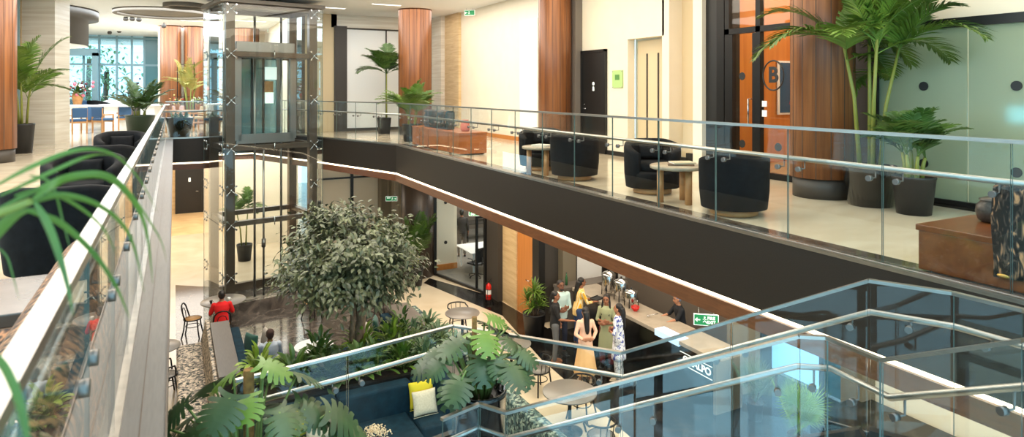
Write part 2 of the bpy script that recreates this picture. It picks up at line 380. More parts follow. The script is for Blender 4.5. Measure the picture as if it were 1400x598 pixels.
# frosted glass wall
FG = mat('frosted_glass', (172, 186, 158), .42, trans=.45)
w = struct('window_2', MB().box(8.95, 8.97, 4.57, 5.72, UP+.08, 7.12), FG)
w2 = struct('window_3', MB().box(8.95, 8.97, 3.2, 4.55, UP+.08, 7.12), FG)
w3 = struct('window_4', MB().box(8.95, 8.97, -3.5, 3.18, UP+.08, 7.12), FG)
for ww, y in ((w, 5.1), (w2, 4.02)):
    for z in (6.36, 5.32): MB().lathe([(.06, 0), (.06, .012)], 20).build('glass_stud', 'black', ww, loc=(8.945, y, z), rot=(0, -PI/2, 0))
struct('trim_frame', MB().box(8.9, 9.0, -3.5, 5.8, 7.12, 7.24).box(8.9, 9.0, -3.5, 5.8, UP, UP+.08).box(8.9, 9.0, 5.72, 5.85, UP, 7.24), 'black')
struct('trim_marble_skirt', MB().box(8.78, 8.9, -3.5, 5.6, UP, UP+.03), 'marble_bk')
wx(8.95, 9.15, -3.5, 6.25, 7.24, CE, 'cream')
wx(8.95, 9.15, 5.85, 6.25, UP, 7.24, 'gdark')
struct('wall_frosted_room', MB().box(12.3, 12.4, -3.5, 5.9, UP, CE).box(9.15, 12.3, -3.6, -3.5, UP, CE), 'cream')
s_ = thing('wall_screen', 'glowing blue screen seen through the frosted glass wall', 'screen', (9.35, 4.12, 6.0))
MB().box(0, .04, -.2, .2, -.12, .12).build('bezel', 'black', s_)
MB().box(-.005, 0, -.17, .17, -.1, .1).build('panel', mat('screen_blue', (120, 200, 255), .5, emis=(110, 200, 255), es=9), s_)
s_ = thing('status_light', 'small green indicator lamp behind the frosted glass', 'lamp', (9.2, 3.95, 5.62))
MB().ball((0, 0, 0), .02).build('bulb', mat('led_green', (60, 255, 120), .5, emis=(60, 255, 120), es=30), s_)
MB().cyl((0, 0, -.05), .012, .035).build('socket', 'black', s_)

# far right wall behind the first column, panels between stone piers
struct('wall_back', MB().box(3.9, 5.2, 23.5, 23.7, UP, CE), 'beige')
struct('wall_back', MB().box(5.0, 9.2, 23.5, 23.7, 8.55, CE), 'trav')
for i, (a, b) in enumerate(((5.55, 7.0), (7.05, 8.7))):
    struct('window_%d' % (5+i), MB().box(a, b, 23.52, 23.56, UP+.1, 8.5), 'white')
struct('trim_frame', MB().box(5.1, 5.55, 23.42, 23.6, UP, 8.6).box(7.0, 7.05, 23.5, 23.6, UP, 8.55).box(5.55, 8.8, 23.5, 23.6, 8.5, 8.56).box(5.55, 8.8, 23.45, 23.6, UP, UP+.1), 'gdark')
wx(8.7, 9.2, 22.2, 23.5, UP, CE, 'trav', 'trim_pier')
wx(8.85, 9.2, 20.9, 22.2, UP, CE, 'travw', 'trim_pier')
struct('trim_pillar', MB().box(3.75, 4.0, 23.0, 23.7, UP, CE), 'gdark')
# ------------------------------------------------------------------ columns
def column(x, y, r, z0, z1, label, m='wood', base=.28, name='round_column'):
    t = thing(name, label, 'column', (x, y, z0))
    mb = MB(); n = 36
    mb.lathe([(r, base), (r, z1-z0)], n).build('shaft', m, t)
    g = MB()
    for i in range(14):
        a = 2*PI*i/14; g.box(r-.004, r+.002, -.004, .004, base, z1-z0, rz=a, c=(0, 0, 0))
    g.build('panel_joint', 'gdark', t)
    if base: MB().lathe([(r-.03, 0), (r-.03, base)], n).build('plinth', 'gdark', t)
    return t
column(8.17, 6.06, .42, UP, CE, 'walnut clad round column beside the potted palms and frosted glass')
column(8.4, 13.7, .41, UP, CE, 'walnut clad round column left of the black door')
column(7.25, 20.9, .56, UP, CE, 'walnut clad round column behind the low console with a pink vase')
column(-3.35, 16.85, .42, UP, CE, 'walnut clad round column at the left edge, beside the marble pillar')
column(-.13, 31, .4, UP, CE, 'far orange wood column beside the window wall of the lounge', base=0)
column(.75, 31, .38, UP, CE, 'far orange wood column right of the pale wall, behind a yellow palm', base=0)
column(2.85, 31, .55, UP, CE, 'orange wood column seen through the top of the glass lift', base=0)
column(7.35, 20.9, .56, 0, 3.84, 'dark brown round column on the lower level behind the ficus', m=mat('dark_column', (70, 56, 46), .35), base=0)
spot('column_downlight', (6.5, 20.15, 8.95), 260, 40, rot=(0, math.radians(14), math.radians(45)))
spot('column_downlight', (2.3, 30.2, 8.95), 200, 40)
# travertine pillar on the left
t = thing('marble_pillar', 'square pale travertine pillar at left beside the glazing', 'pillar', (-3.2, 22.2, UP))
MB().box(-.42, .42, -.42, .42, 0, CE-UP).build('shaft', 'trav', t, rot=(0, 0, -.3))
MB().box(-.45, -.40, -.43, .43, 0, CE-UP).build('edge_strip', 'travw', t, rot=(0, 0, -.3))
struct('wall_left', MB().box(-4.0, -3.85, 17.6, 24, UP, CE), 'ggrey')
struct('window_7', MB().box(-4.4, -3.6, 21.0, 21.1, UP, CE), mat('blue_grey_glass', (120, 150, 155), .2))
# lounge left wall beyond and the curved dark bulkhead
struct('wall_left', MB().box(-9.2, -9, 24, 38, UP, CE), 'cream')
bk = MB(); bk.lathe([(2.65, -1.2), (2.65, -.3), (2.95, -.3), (2.95, 0)], 56, (0, 0, 0), cap=False)
struct('ceiling_drum', bk, 'gdark', loc=(-5.3, 26.6, CE), solid=.04)
struct('ceiling_drum_soffit', MB().lathe([(2.63, -1.22), (1.8, -1.22), (1.8, -1.1), (2.63, -1.1), (2.63, -1.22)], 56, cap=False), 'ceil', loc=(-5.3, 26.6, CE))
# glass facade at the far end
f = struct('window_8', MB().box(-7.4, -.6, 38.0, 38.04, UP, CE), glassm('facade_glass', (.9, .98, 1.0)))
fr = MB()
FM = mat('facade_mullion', (120, 150, 160), .4, .3)
for x in (-7.4, -6.2, -4.9, -3.95, -3.3, -2.55, -1.9, -1.35, -.65): fr.box(x-.05, x+.05, 37.9, 38.1, UP, CE)
for z in (UP+.04, 7.55, 8.9): fr.box(-7.4, -.6, 37.92, 38.08, z-.05, z+.05)
fr.build('window_frame', FM, f)
MB().box(-1.3, -.65, 37.93, 37.96, UP, CE).build('tinted_pane', mat('tinted_pane', (70, 120, 130), .2), f)
dd = thing('entrance_portal', 'dark framed glass entrance door set in the far window wall', 'door', (-4.7, 37.5, UP))
MB().box(-1.7, 1.4, -.15, .15, 3.15, 3.5).box(1.15, 1.4, -.15, .15, 0, 3.3).box(-1.7, -1.5, -.15, .15, 0, 3.3).build('frame', FM, dd)
MB().box(-1.5, 1.15, -.01, .01, 0, 3.15).build('glass_panel', M['glass'], dd)
MB().tube([(.9, -.03, 1.0), (.9, -.08, 1.0), (.9, -.08, 1.6), (.9, -.03, 1.6)], .015).build('door_handle', 'chrome', dd)
struct('wall_lounge', MB().box(-.6, .35, 33.5, 33.7, UP, CE), 'trav')
struct('wall_lounge', MB().box(.15, .6, 31.3, 31.5, UP, CE).box(-.6, -.45, 31, 38, UP, CE), 'cream')
struct('wall_lounge', MB().box(.9, 3.9, 32.0, 32.2, UP, CE).box(3.75, 3.95, 23.7, 32.1, UP, CE), 'cream')
struct('door_3', MB().box(3.5, 4.3, 31.9, 31.99, UP, 7.4), 'black')
# outdoors beyond the facade
struct('ground_outside', MB().box(-30, 20, 38.3, 70, UP-.3, UP-.1), mat('paving_out', (190, 200, 205), .8))
# recessed linear lights in the ceiling
LL = mat('linear_light', (255, 255, 255), .5, emis=(255, 250, 240), es=4)
for x, y, l, lab in ((2.6, 27.3, 1.3, 'short recessed ceiling light strip above the far lounge, right'), (.9, 28.3, 1.3, 'recessed ceiling light strip above the far lounge, left of the lift'), (4.6, 21.6, .9, 'recessed ceiling light strip near the dark framed white panels'), (6.0, 20.0, .9, 'recessed ceiling light strip in front of the wooden column')):
    t = thing('ceiling_light', lab, 'ceiling light', (x, y, CE)); MB().box(-l/2, l/2, -.05, .05, -.012, 0).build('diffuser', LL, t)
    MB().box(-l/2-.02, l/2+.02, -.07, -.05, -.016, 0).box(-l/2-.02, l/2+.02, .05, .07, -.016, 0).build('trim', 'ceil', t)
for k, (px, py, D) in enumerate(((172, 25, 24), (181, 25, 24), (190, 26, 24), (150, 44, 30), (163, 42, 30), (224, 35, 26))):
    p = D3(px, py, D)
    t = thing('track_spotlight', ['small dark ceiling spotlight, first of the row of three under the ceiling', 'small dark ceiling spotlight, middle of the row of three under the ceiling', 'small dark ceiling spotlight, last of the row of three under the ceiling', 'tiny far ceiling spotlight, left one of the far pair', 'tiny far ceiling spotlight, right one of the far pair', 'single dark ceiling spotlight above the far wooden columns'][k], 'spotlight', (p.x, p.y, p.z))
    MB().lathe([(.03, .1), (.09, 0), (.09, -.06), (.05, -.1)], 12).build('lamp_head', 'gdark', t); MB().cyl((0, 0, .1), .01, CE-p.z-.1, 8).build('stem', 'gdark', t)

# ------------------------------------------------------------------ lower level walls (right side plane about x = 8.7)
struct('wall_lower_back', MB().box(6.6, 8.0, 24.6, 24.8, 0, 3.98), 'cream')
# white panelled wall right of the lift, with dark grid
w = struct('window_9', MB().box(4.6, 8.6, 24.4, 24.5, 0, 3.95), 'cream')
g = MB()
for x in (4.75, 5.95, 8.3): g.box(x-.05, x+.05, 24.3, 24.45, 0, 3.9)
g.box(4.6, 7.2, 24.32, 24.42, 2.95, 3.01)
g.build('window_frame', 'black', w)
struct('trim_pillar', MB().box(6.95, 7.35, 23.9, 24.35, 0, 3.9), 'olive')
struct('wall_corridor', MB().box(2.2, 4.6, 28, 28.2, 0, 3.98), 'cream')
struct('wall_corridor', MB().box(-.9, -.75, 23, 37, 0, 3.98).box(2.05, 2.2, 28, 37, 0, 3.98), 'cream')
struct('wall_corridor_end', MB().box(-.8, 2.2, 36.8, 37, 0, 3.98), 'travw')
struct('wall_lower_left', MB().box(-2.4, -2.2, 4.5, 23, 0, 4.0), 'cream')
w = struct('window_13', MB().box(-2.32, -2.3, -1.5, 4.5, .1, 4.0), M['glass'])
g = MB()
for y in (-1.5, 0, 1.5, 3, 4.45): g.box(-2.36, -2.26, y-.05, y+.05, 0, 4.0)
for z in (.05, 1.4, 2.9): g.box(-2.36, -2.26, -1.5, 4.5, z-.04, z+.04)
g.build('window_frame', 'blackmetal', w)
dk = struct('door_4', MB().box(.15, 1.25, 36.7, 36.8, 0, 2.7), 'black')
MB().box(.05, .15, 36.66, 36.8, 0, 2.8).box(1.25, 1.35, 36.66, 36.8, 0, 2.8).box(.05, 1.35, 36.66, 36.8, 2.7, 2.8).build('door_frame', 'black', dk)
MB().tube([(1.1, 36.68, 1.1), (1.1, 36.6, 1.1), (.98, 36.6, 1.1)], .02).build('door_handle', 'chrome', dk)
MB().box(.65, .75, 36.68, 36.69, 1.6, 1.8).build('door_symbol', 'signw', dk)
struct('floor_corridor', MB().prism([(-.7, 31.3), (2.0, 31.3), (2.0, 36.7), (-.7, 36.7)], 0, .004), 'travw')
# meeting room
G0, G1 = Vector((7.85, 20.6)), Vector((8.5, 17.95))
mw = struct('window_10', MB().bar((*G0, 1.95), (*G1, 1.95), .012, 3.78), M['glass'])
g = MB()
for f_, wd in ((0., .1), (.84, .07), (1., .1)):
    q = G0.lerp(G1, f_); g.box(q.x-wd/2, q.x+wd/2, q.y-wd/2, q.y+wd/2, 0, 3.84)
for z in (.04, 3.15): g.bar((*G0, z), (*G1, z), .08, .08)
g.build('window_frame', 'black', mw)
struct('wall_meeting', MB().box(7.9, 8.85, 21.05, 21.15, 0, 3.84).box(7.8, 7.9, 20.8, 26, 0, 3.84), 'cream')
struct('wall_meeting', MB().box(7.9, 14, 26.6, 26.7, 0, 3.84).box(13.9, 14, 15.1, 26.7, 0, 3.84), 'ggrey')
struct('baseboard_meeting', MB().box(7.9, 8.85, 21.0, 21.05, 0, .2), 'woodor')
for z in (2.35, .95):
    MB().lathe([(.06, 0), (.06, .012)], 20).build('wall_dot', 'black', mw, loc=(8.42, 21.04, z), rot=(PI/2, 0, 0))
struct('floor_carpet', MB().prism([(7.9, 20.7), (8.55, 18.0), (8.85, 17.2), (8.85, 15.2), (13.9, 15.2), (13.9, 26.6), (7.9, 26.6)], .005, .009), 'carpet')
struct('trim_pillar', MB().box(8.5, 8.8, 17.1, 17.85, 0, 3.84), 'gdark')
struct('trim_pillar', MB().box(7.6, 7.8, 21.2, 21.6, 0, 3.84), 'gdark')
struct('wall_right_lower', MB().box(8.66, 8.8, 16.27, 17.1, 0, 3.84), 'travw')
d = struct('door_5', MB().box(8.68, 8.78, 15.3, 16.25, 0, 3.84), 'woodor')
MB().tube([(8.68, 15.42, 1.05), (8.6, 15.42, 1.05), (8.6, 15.56, 1.05)], .014).build('door_handle', 'chrome', d)
MB().box(8.64, 8.8, 16.2, 16.3, 0, 3.84).build('door_frame', 'travw', d)
struct('trim_pillar', MB().box(8.66, 8.85, 14.95, 15.3, 0, 3.84), 'black')
# recess wall s = 15 behind the counter end
struct('wall_counter_end', MB().box(8.85, 9.55, 15.0, 15.15, 0, 3.84), 'gdark')
struct('trim_pillar', MB().box(9.3, 9.72, 14.75, 15.0, 0, 3.84), 'olive')
struct('trim_pillar', MB().box(9.72, 9.85, 14.9, 15.05, 0, 3.84), 'black')
struct('wall_counter_end', MB().box(9.85, 10.75, 15.0, 15.15, 0, 3.84), 'white')
struct('door_6', MB().box(10.75, 11.3, 14.96, 15.1, 0, 3.84), 'black')
struct('trim_pillar', MB().box(11.3, 11.5, 14.9, 15.1, 0, 3.84), 'white')
struct('wall_kitchen', MB().box(11.5, 11.65, 9.9, 15.1, 0, 3.84), 'ggrey')
struct('trim_pillar', MB().box(10.1, 10.9, 9.55, 9.7, 0, 3.84), 'olive')
struct('trim_pillar', MB().box(10.9, 11.2, 9.5, 9.75, 0, 3.84), 'black')
# bluish daylight panes right of the counter
w = struct('window_11', MB().box(11.9, 11.95, 8.85, 10.3, .05, 3.84), mat('daylit_pane', (160, 215, 245), .3, emis=(130, 200, 240), es=.9))
w2 = struct('window_12', MB().box(11.9, 11.95, 8.2, 8.8, .05, 3.84), mat('tinted_pane_low', (44, 92, 110), .25, emis=(30, 90, 120), es=.25))
MB().box(11.84, 11.96, 10.26, 10.36, 0, 3.84).box(11.84, 11.96, 8.8, 8.86, 0, 3.84).box(11.86, 11.96, 8.86, 10.26, 1.5, 1.54).build('window_frame', 'blackmetal', w)
struct('trim_pillar', MB().box(11.6, 12.0, 7.75, 8.2, 0, 3.84), 'olive')
struct('wall_lower_right', MB().box(12, 12.2, -3, 7.75, 0, 3.84), 'cream')
struct('baseboard_lower_right', MB().box(11.95, 12, -3, 7.75, 0, .12), 'travw')
struct('trim_plinth', MB().prism([(10.3, 7.9), (11.9, 8.0), (11.95, -2), (11.2, -2), (11.2, 6.0)], 0, .35), 'marble_bk', bevel=.03)
# ------------------------------------------------------------------ glass railings
def seg_glass(parent, a, b, z0a, z1a, z0b, z1b, th=.012, gap=.006, name='glass_panel'):
    a = Vector(a[:2]); b = Vector(b[:2]); d = (b-a).normalized(); n = Vector((-d.y, d.x))*th/2; a = a+d*gap; b = b-d*gap
    mb = MB(); bm = mb.bm; v = []
    for p, z0, z1 in ((a, z0a, z1a), (b, z0b, z1b)):
        for sgn in (-1, 1):
            for z in (z0, z1):
                q = p+n*sgn; v.append(bm.verts.new((q.x, q.y, z)))
    # v: a-lo a-hi a+lo a+hi b-lo b-hi b+lo b+hi
    for f, mi in (((0, 1, 5, 4), 0), ((2, 6, 7, 3), 0), ((0, 2, 3, 1), 1), ((4, 5, 7, 6), 1), ((1, 3, 7, 5), 1), ((0, 4, 6, 2), 1)):
        bm.faces.new([v[i] for i in f]).material_index = mi
    return mb.build(name, [M['glass'], M['edge']], parent)
def bracket(parent, p, n, r=.016, drop=.08, off=.07, knob=.026):
    p = Vector(p); n = Vector(n)
    mb = MB(); q = p+n*off
    mb.tube([p, q, q+Vector((0, 0, drop))], r*.45, 6)
    kp = [p-n*.02, p+n*.015]
    mb.tube(kp, knob, 12)
    return mb.build('bracket', 'knob', parent)
def railing(label, pts, side, H=1.1, base=UP+.02, joints=None, capw=.045, hand_drop=.30, hoff=.09, brk=True, grp=None, hand=True, ext0=0):
    t = thing('glass_railing', label, 'railing', (0, 0, 0)); 
    if grp: t['group'] = grp
    z = base
    for a, b in zip(pts, pts[1:]):
        a2 = Vector(a); b2 = Vector(b); L = (b2-a2).length; k = max(1, round(L/.96)); d = (b2-a2)/L
        n = Vector((-d.y, d.x, 0))*side
        for i in range(k):
            p = a2+d*L*i/k; q = a2+d*L*(i+1)/k
            seg_glass(t, p, q, z, z+H, z, z+H)
            if brk:
                for s_ in ((q-d*.12), (q+d*.12)) if i < k-1 else ((q-d*.12),):
                    bracket(t, (s_.x, s_.y, z+H-hand_drop-.09), n, drop=.07, off=hoff)
    mb = MB()
    mb2 = MB(); hp = []
    for a, b in zip(pts, pts[1:]): mb.bar((*a, z+H+.01), (*b, z+H+.01), capw, .03)
    mb.build('top_rail', 'steel', t)
    if hand:
        o = offs(pts, -side*hoff)
        mb2.tube([(*p, z+H-hand_drop) for p in o], .024, 12).build('handrail', 'steel', t)
    sh = MB()
    for a, b in zip(pts, pts[1:]): sh.bar((*a, z-.01), (*b, z-.01), .05, .03)
    sh.build('base_shoe', 'steel', t)
    return t
pr = [(5.38, 16.85-.96*k) for k in range(19, -1, -1)]
railing('long glass balustrade on the right balcony edge with steel top rail and handrail', [(5.38, 16.85-.96*19), (5.38, 16.85)], -1, base=UP+.03)
railing('glass balustrade on the far right balcony edge past the bend', [(5.38, 16.85), (4.03, 20.75)], -1, base=UP+.03)
railing('glass balustrade along the far edge behind the lift', [(4.03, 20.75), (2.55, 24.6), (1.12, 24.6), (.93, 22.33), (-.24, 22.33)], -1, base=UP+.03, brk=False)
railing('glass balustrade on the left edge beside the black armchairs', [(-.237, -.5), (-.237, 22.33)], 1, base=UP+.01, capw=.046, H=1.03)

# stair balustrades: 3D poly-lines of the top rail
def stair(label, P, H=1.0, hd=.21, off=.06, reach=1, bd=.1, gm='glass_stair'):
    t = thing('stair_railing', label, 'railing', (0, 0, 0))
    P = [Vector(p) for p in P]
    for a, b in zip(P, P[1:]):
        seg_glass(t, a, b, a.z-H, a.z, b.z-H, b.z, gap=.008).data.materials[0] = M[gm]
    mb = MB()
    for a, b in zip(P, P[1:]): mb.bar(a, b, .034, .02)
    mb.build('top_rail', 'steel', t)
    pl = [(p.x, p.y) for p in P]; o = offs(pl, off*reach)
    hp = []
    for i, (q, p) in enumerate(zip(o, P)): hp.append((q[0], q[1], p.z-hd))
    MB().tube(hp, .019, 12).build('handrail', 'steel', t)
    for (a, b), (pa, pb) in zip(zip(P, P[1:]), zip(hp, hp[1:])):
        L = (b-a).length
        fr = (.12, .88) if L > .7 else (.5,)
        if L > 1.5: fr = (.08, .45, .55, .92)
        for f_ in fr:
            g = a.lerp(b, f_); h = Vector(pa).lerp(Vector(pb), f_)
            k = Vector((g.x, g.y, h.z-bd)); hh = Vector((h.x, h.y, h.z-bd))
            n = (hh-k).normalized()
            MB().tube([k, hh, h-Vector((0, 0, .015))], .007, 6).tube([k-n*.025, k+n*.012], .021, 12).build('bracket', 'knob', t)
    # treads and stringer hidden below
    mb = MB()
    for a, b in zip(P, P[1:]): mb.bar(a-Vector((0, 0, H+.02)), b-Vector((0, 0, H+.02)), .06, .22)
    mb.build('stringer', 'fascia', t)
    return t
def HH(px, py, h): return D3(px, py, 880*h/(py-122))
A = [HH(322, 521, 2.05), HH(475, 484, 2.05), HH(620, 446, 2.05), HH(850, 483, 2.05), HH(1000, 439, 1.63), HH(1188, 384, 1.18), HH(1302, 401, 1.18), HH(1400, 425, 1.18), HH(1560, 490, 1.18)]
# far side balustrade
stair('far glass stair balustrade sloping up in front of the food counter to the right', A, reach=-1, bd=.045, gm='glass')
B = [D3(604, 574, 4.45), D3(655, 553, 4.7), D3(692, 565, 4.6), D3(868, 518, 4.32), HH(1092, 460, 1.52), HH(1130, 462, 1.52), HH(1205, 493, 1.46), HH(1400, 466, 1.13), HH(1560, 440, .85)]
stair('near glass stair balustrade in the bottom right foreground', B, reach=-1)

ld = [A[0], A[2], A[3], D3(850, 500, 4.2), D3(604, 500, 3.4), D3(250, 500, 3.0)]
struct('floor_landing', MB().prism([(p.x, p.y) for p in ld], 3.05, 3.24), ['marble_dk'])
# ------------------------------------------------------------------ glass lift
E_ = thing('glass_lift_shaft', 'tall glass lift shaft with brown steel posts and spider fittings', 'lift', (1.4, 19.96, 0), math.radians(10.3))
LW, LD, LH = 2.4, 1.8, 8.78
for x in (0, LW):
    for y in (0, LD): MB().box(x-.12, x+.12, y-.1, y+.1, 0, LH).build('post', 'bronze', E_)
BZ = (8.72, 7.33, 4.62, 2.46, .12)
for z in BZ:
    h = .07 if z != .12 else .12
    for y in (0, LD): MB().box(.12, LW-.12, y-.08, y+.08, z-h, z+h).build('beam', 'bronze', E_)
    for x in (0, LW): MB().box(x-.08, x+.08, .1, LD-.1, z-h, z+h).build('beam', 'bronze', E_)
g0 = -.24; zs = [0.02, 1.0, 2.46, 3.45, 4.62, 6.0, 7.33, 8.74]
for a, b in zip((.02, 2.46, 4.62, 7.33), (2.45, 4.61, 7.32, 8.74)):
    for (p, q) in (((g0, g0), (LW+.24, g0)), ((g0, g0), (g0, LD+.2)), ((LW+.24, g0), (LW+.24, LD+.2))):
        o = seg_glass(E_, p, q, a, b, a, b, gap=.01); o.data.materials[0] = M['glass_lift']
def spider(x, y, z, ang):
    mb = MB()
    for dx, dz in ((-1, -1), (1, 1), (-1, 1), (1, -1)):
        mb.tube([(0, 0, 0), (dx*.07, -.03, dz*.07), (dx*.12, -.06, dz*.12)], .014, 6)
        mb.tube([(dx*.12, -.04, dz*.12), (dx*.12, -.09, dz*.12)], .026, 8)
    mb.ball((0, 0, 0), .03); mb.tube([(0, 0, 0), (0, .1, 0)], .02, 6)
    return mb.build('spider_fitting', 'chrome', E_, loc=(x, y, z), rot=(0, 0, ang))
for z in (.98, 2.46, 3.45, 4.62, 6.0, 7.33, 8.6):
    for x in (0, LW): spider(x, -.17, z, 0)
    spider(-.17, 0, z, -PI/2); spider(-.17, LD, z, -PI/2)
for z in (2.46, 4.62, 7.33): MB().tube([(LW/2, -.1, z), (LW/2, -.22, z)], .014, 6).tube([(LW/2, -.2, z-.12), (LW/2, -.2, z+.12)], .014, 6).build('clamp', 'chrome', E_)
MB().box(-.3, LW+.3, -.3, LD+.3, LH, LH+.1).build('roof_cap', 'ggrey', E_)
for x in (.95, 1.75): MB().tube([(x, .9, 0), (x, .9, 8.6)], .035, 10).build('guide_rail', 'cabsteel', E_)
MB().tube([(1.05, .35, .1), (1.05, .35, 4.6)], .03, 10).tube([(1.05, .35, 1.6), (1.05, .35, 1.85)], .06, 10).build('piston', 'cabsteel', E_)
MB().box(-.35, LW+.35, -.6, -.45, 0, .35).build('pit_kerb', 'marble_dk', E_)
C_ = thing('lift_cab', 'steel framed glass lift cabin parked at the upper floor', 'lift cabin', (1.4, 19.96, 4.72), math.radians(10.3))
MB().box(.25, 1.95, .25, 1.6, 2.7, 3.0).build('roof', 'cabsteel', C_, bevel=.01)
MB().box(.25, 1.95, .25, 1.6, 0, .1).build('cab_floor', 'cabsteel', C_)
for x in (.3, 1.9):
    for y in (.3, 1.55): MB().box(x-.09, x+.09, y-.06, y+.06, .1, 2.7).build('corner_post', 'cabsteel', C_)
MB().box(.3, 1.9, .24, .36, .1, .28).box(.3, 1.9, .24, .36, 2.52, 2.7).build('front_frame', 'cabsteel', C_)
MB().box(.39, 1.81, .29, .3, .28, 2.52).build('front_pane', M['glass_lift'], C_)
for x in (.7, 1.05, 1.4): MB().box(x-.03, x+.03, 1.5, 1.56, .1, 2.6).build('door_stile', 'gdark', C_)
MB().box(.39, 1.81, 1.55, 1.57, .1, 2.6).build('rear_door', mat('cab_door_glass', (150, 185, 190), .15, trans=.7), C_)
MB().box(1.42, 1.78, 1.4, 1.46, 1.9, 2.3).build('notice', 'signw', C_); MB().box(1.42, 1.68, 1.4, 1.46, 1.15, 1.5).build('notice', 'signw', C_)
MB().box(1.4, 1.66, 1.38, 1.44, 1.5, 1.85).build('control_panel', 'woodlt', C_)
# ------------------------------------------------------------------ furniture builders
def arc(r, a0, a1, n, z=0, c=(0, 0)): return [(c[0]+r*math.cos(a0+(a1-a0)*i/n), c[1]+r*math.sin(a0+(a1-a0)*i/n), z) for i in range(n+1)]
def tub_chair(label, loc, rz, pillow=False, group=None, s=1.0, w=1.0):
    """barrel armchair, opening towards local -y"""
    t = thing('tub_armchair', label, 'armchair', loc, rz, group)
    MB().lathe([(.27, 0), (.28, .01), (.28, .075), (.27, .08)], 32).build('plinth', 'woodlt', t)
    bm = MB(); b = bm.bm
    n = 30; rings = []
    for i in range(n+1):
        a = math.radians(-52+284*i/n)      # from front-right round the back to front-left
        u = abs(i/n-.5)*2                  # 0 at back, 1 at the arm tips
        top = .77-.17*max(0, (u-.25)/.75)**1.3
        ro = .415; ri = .295; taper = .93
        if u > .92: ro = .415-.03*(u-.92)/.08; ri = .295+.03*(u-.92)/.08
        prof = [(ro*taper, .085), (ro*.985, .3), (ro*1.0, top-.06), (ro*.985, top-.015), ((ro+ri)/2, top), (ri*1.03, top-.02), (ri, top-.07), (ri, .3), (ri, .12)]
        rings.append([b.verts.new((r*math.cos(a), r*math.sin(a), z)) for r, z in prof])
    for p, q in zip(rings, rings[1:]):
        for j in range(len(p)-1): b.faces.new([p[j], p[j+1], q[j+1], q[j]]).smooth = True
    for e in (rings[0], rings[-1]): b.faces.new(e)
    bm.build('shell', 'velvet', t)
    MB().lathe([(.34, .085), (.385, .12), (.392, .3), (.36, .33)], 32).build('seat_base', 'velvet', t)
    MB().lathe([(.27, .3), (.305, .33), (.305, .42), (.27, .455), (.0, .46)], 32, cap=False).build('seat_cushion', 'velvet', t)
    if pillow:
        pl = pillow_mb(.4, .24, .11); pl.build('lumbar_pillow', 'velvet', t, loc=(0, .2, .58), rot=(math.radians(78), 0, 0), sub=1)
    return t
def pillow_mb(w, h, th, n=8):
    mb = MB(); b = mb.bm; g = {}
    for sgn in (1, -1):
        for i in range(n+1):
            for j in range(n+1):
                u = i/n*2-1; v = j/n*2-1
                if sgn == -1 and (i in (0, n) or j in (0, n)): g[sgn, i, j] = g[1, i, j]; continue
                e = (1-u**4)*(1-v**4)
                pin = 1-.08*(1-abs(u)**2)*abs(v)**3; pin2 = 1-.08*(1-abs(v)**2)*abs(u)**3
                g[sgn, i, j] = b.verts.new((u*w/2*pin2, v*h/2*pin, sgn*th/2*e**.6))
        for i in range(n):
            for j in range(n):
                b.faces.new([g[sgn, i, j], g[sgn, i+1, j], g[sgn, i+1, j+1], g[sgn, i, j+1]]).smooth = True
    return mb
# ---- upper right armchairs
GR = 'black tub armchairs on the upper level'
def face(p, to): return math.atan2(to[1]-p[1], to[0]-p[0])+PI/2   # rotation that points local -y at 'to'
for (x, y), to, pil, lab in (
    ((6.15, 10.55), (5.4, 9.6), True, 'black velvet tub armchair facing the balustrade, by the base of the wooden column'),
    ((6.0, 9.15), (7.2, 10.4), False, 'black velvet tub armchair seen from behind, right of the round stone side table'),
    ((6.25, 7.45), (5.3, 5.9), True, 'black velvet tub armchair with its seat showing, left of the round table with magazines'),
    ((6.05, 5.7), (7.0, 7.6), False, 'black velvet tub armchair seen from behind, nearest to the potted palms')):
    tub_chair(lab, (x, y, UP+.003), face((x, y), to), pil, GR)
for (x, y), to, pil, lab in (
    ((-.80, 6.35), (-.6, 9), False, 'large black tub armchair on the left, nearest the camera with its back turned'),
    ((-.92, 8.9), (-.8, 6), True, 'black tub armchair facing the camera with a lumbar pillow, just behind the nearest left one'),
    ((-.86, 10.5), (-.8, 14), False, 'black tub armchair on the left, third in the row along the railing, back turned'),
    ((-.82, 13.2), (-.8, 10), True, 'black tub armchair on the left, farthest in the row along the railing')):
    tub_chair(lab, (x, y, UP), face((x, y), to), pil, 'black tub armchairs on the upper level')
def side_table(label, loc, r, h=.5, books=False):
    t = thing('side_table', label, 'side table', loc)
    MB().lathe([(0, h-.05), (r-.02, h-.05), (r, h-.04), (r, h-.005), (r-.01, h), (0, h)], 36, cap=False).build('tabletop', 'travt', t)
    for k in range(3):
        a = 2*PI*k/3+.5; MB().cyl((r*.62*math.cos(a), r*.62*math.sin(a), 0), .045, h-.05, 18).build('leg', 'woodlt', t)
    return t
side_table('round stone side table between the two farther black armchairs', (5.8, 9.95, UP+.003), .33, .5)
side_table('round stone side table holding magazines between the two nearer black armchairs', (5.98, 6.62, UP+.003), .36, .5)
def book(label, loc, rz, c, w=.2, d=.28, h=.02, name='magazine'):
    t = thing(name, label, 'magazine', loc, rz)
    MB().box(-w/2, w/2, -d/2, d/2, 0, h*.15).box(-w/2, w/2, -d/2, d/2, h*.85, h).box(-w/2, -w/2+.004, -d/2, d/2, 0, h).build('cover', c, t)
    MB().box(-w/2+.004, w/2-.004, -d/2+.004, d/2-.004, h*.15, h*.85).build('pages', 'white', t)
    return t
book('pale magazine lying on the farther round side table', (5.8, 9.9, UP+.503), .4, mat('mag_a', (226, 220, 205), .4), .24, .3, .03)
book('brown covered magazine at the bottom of the pile on the nearer side table', (6.02, 6.6, UP+.503), .9, mat('mag_b', (128, 96, 70), .4), .26, .34, .022)
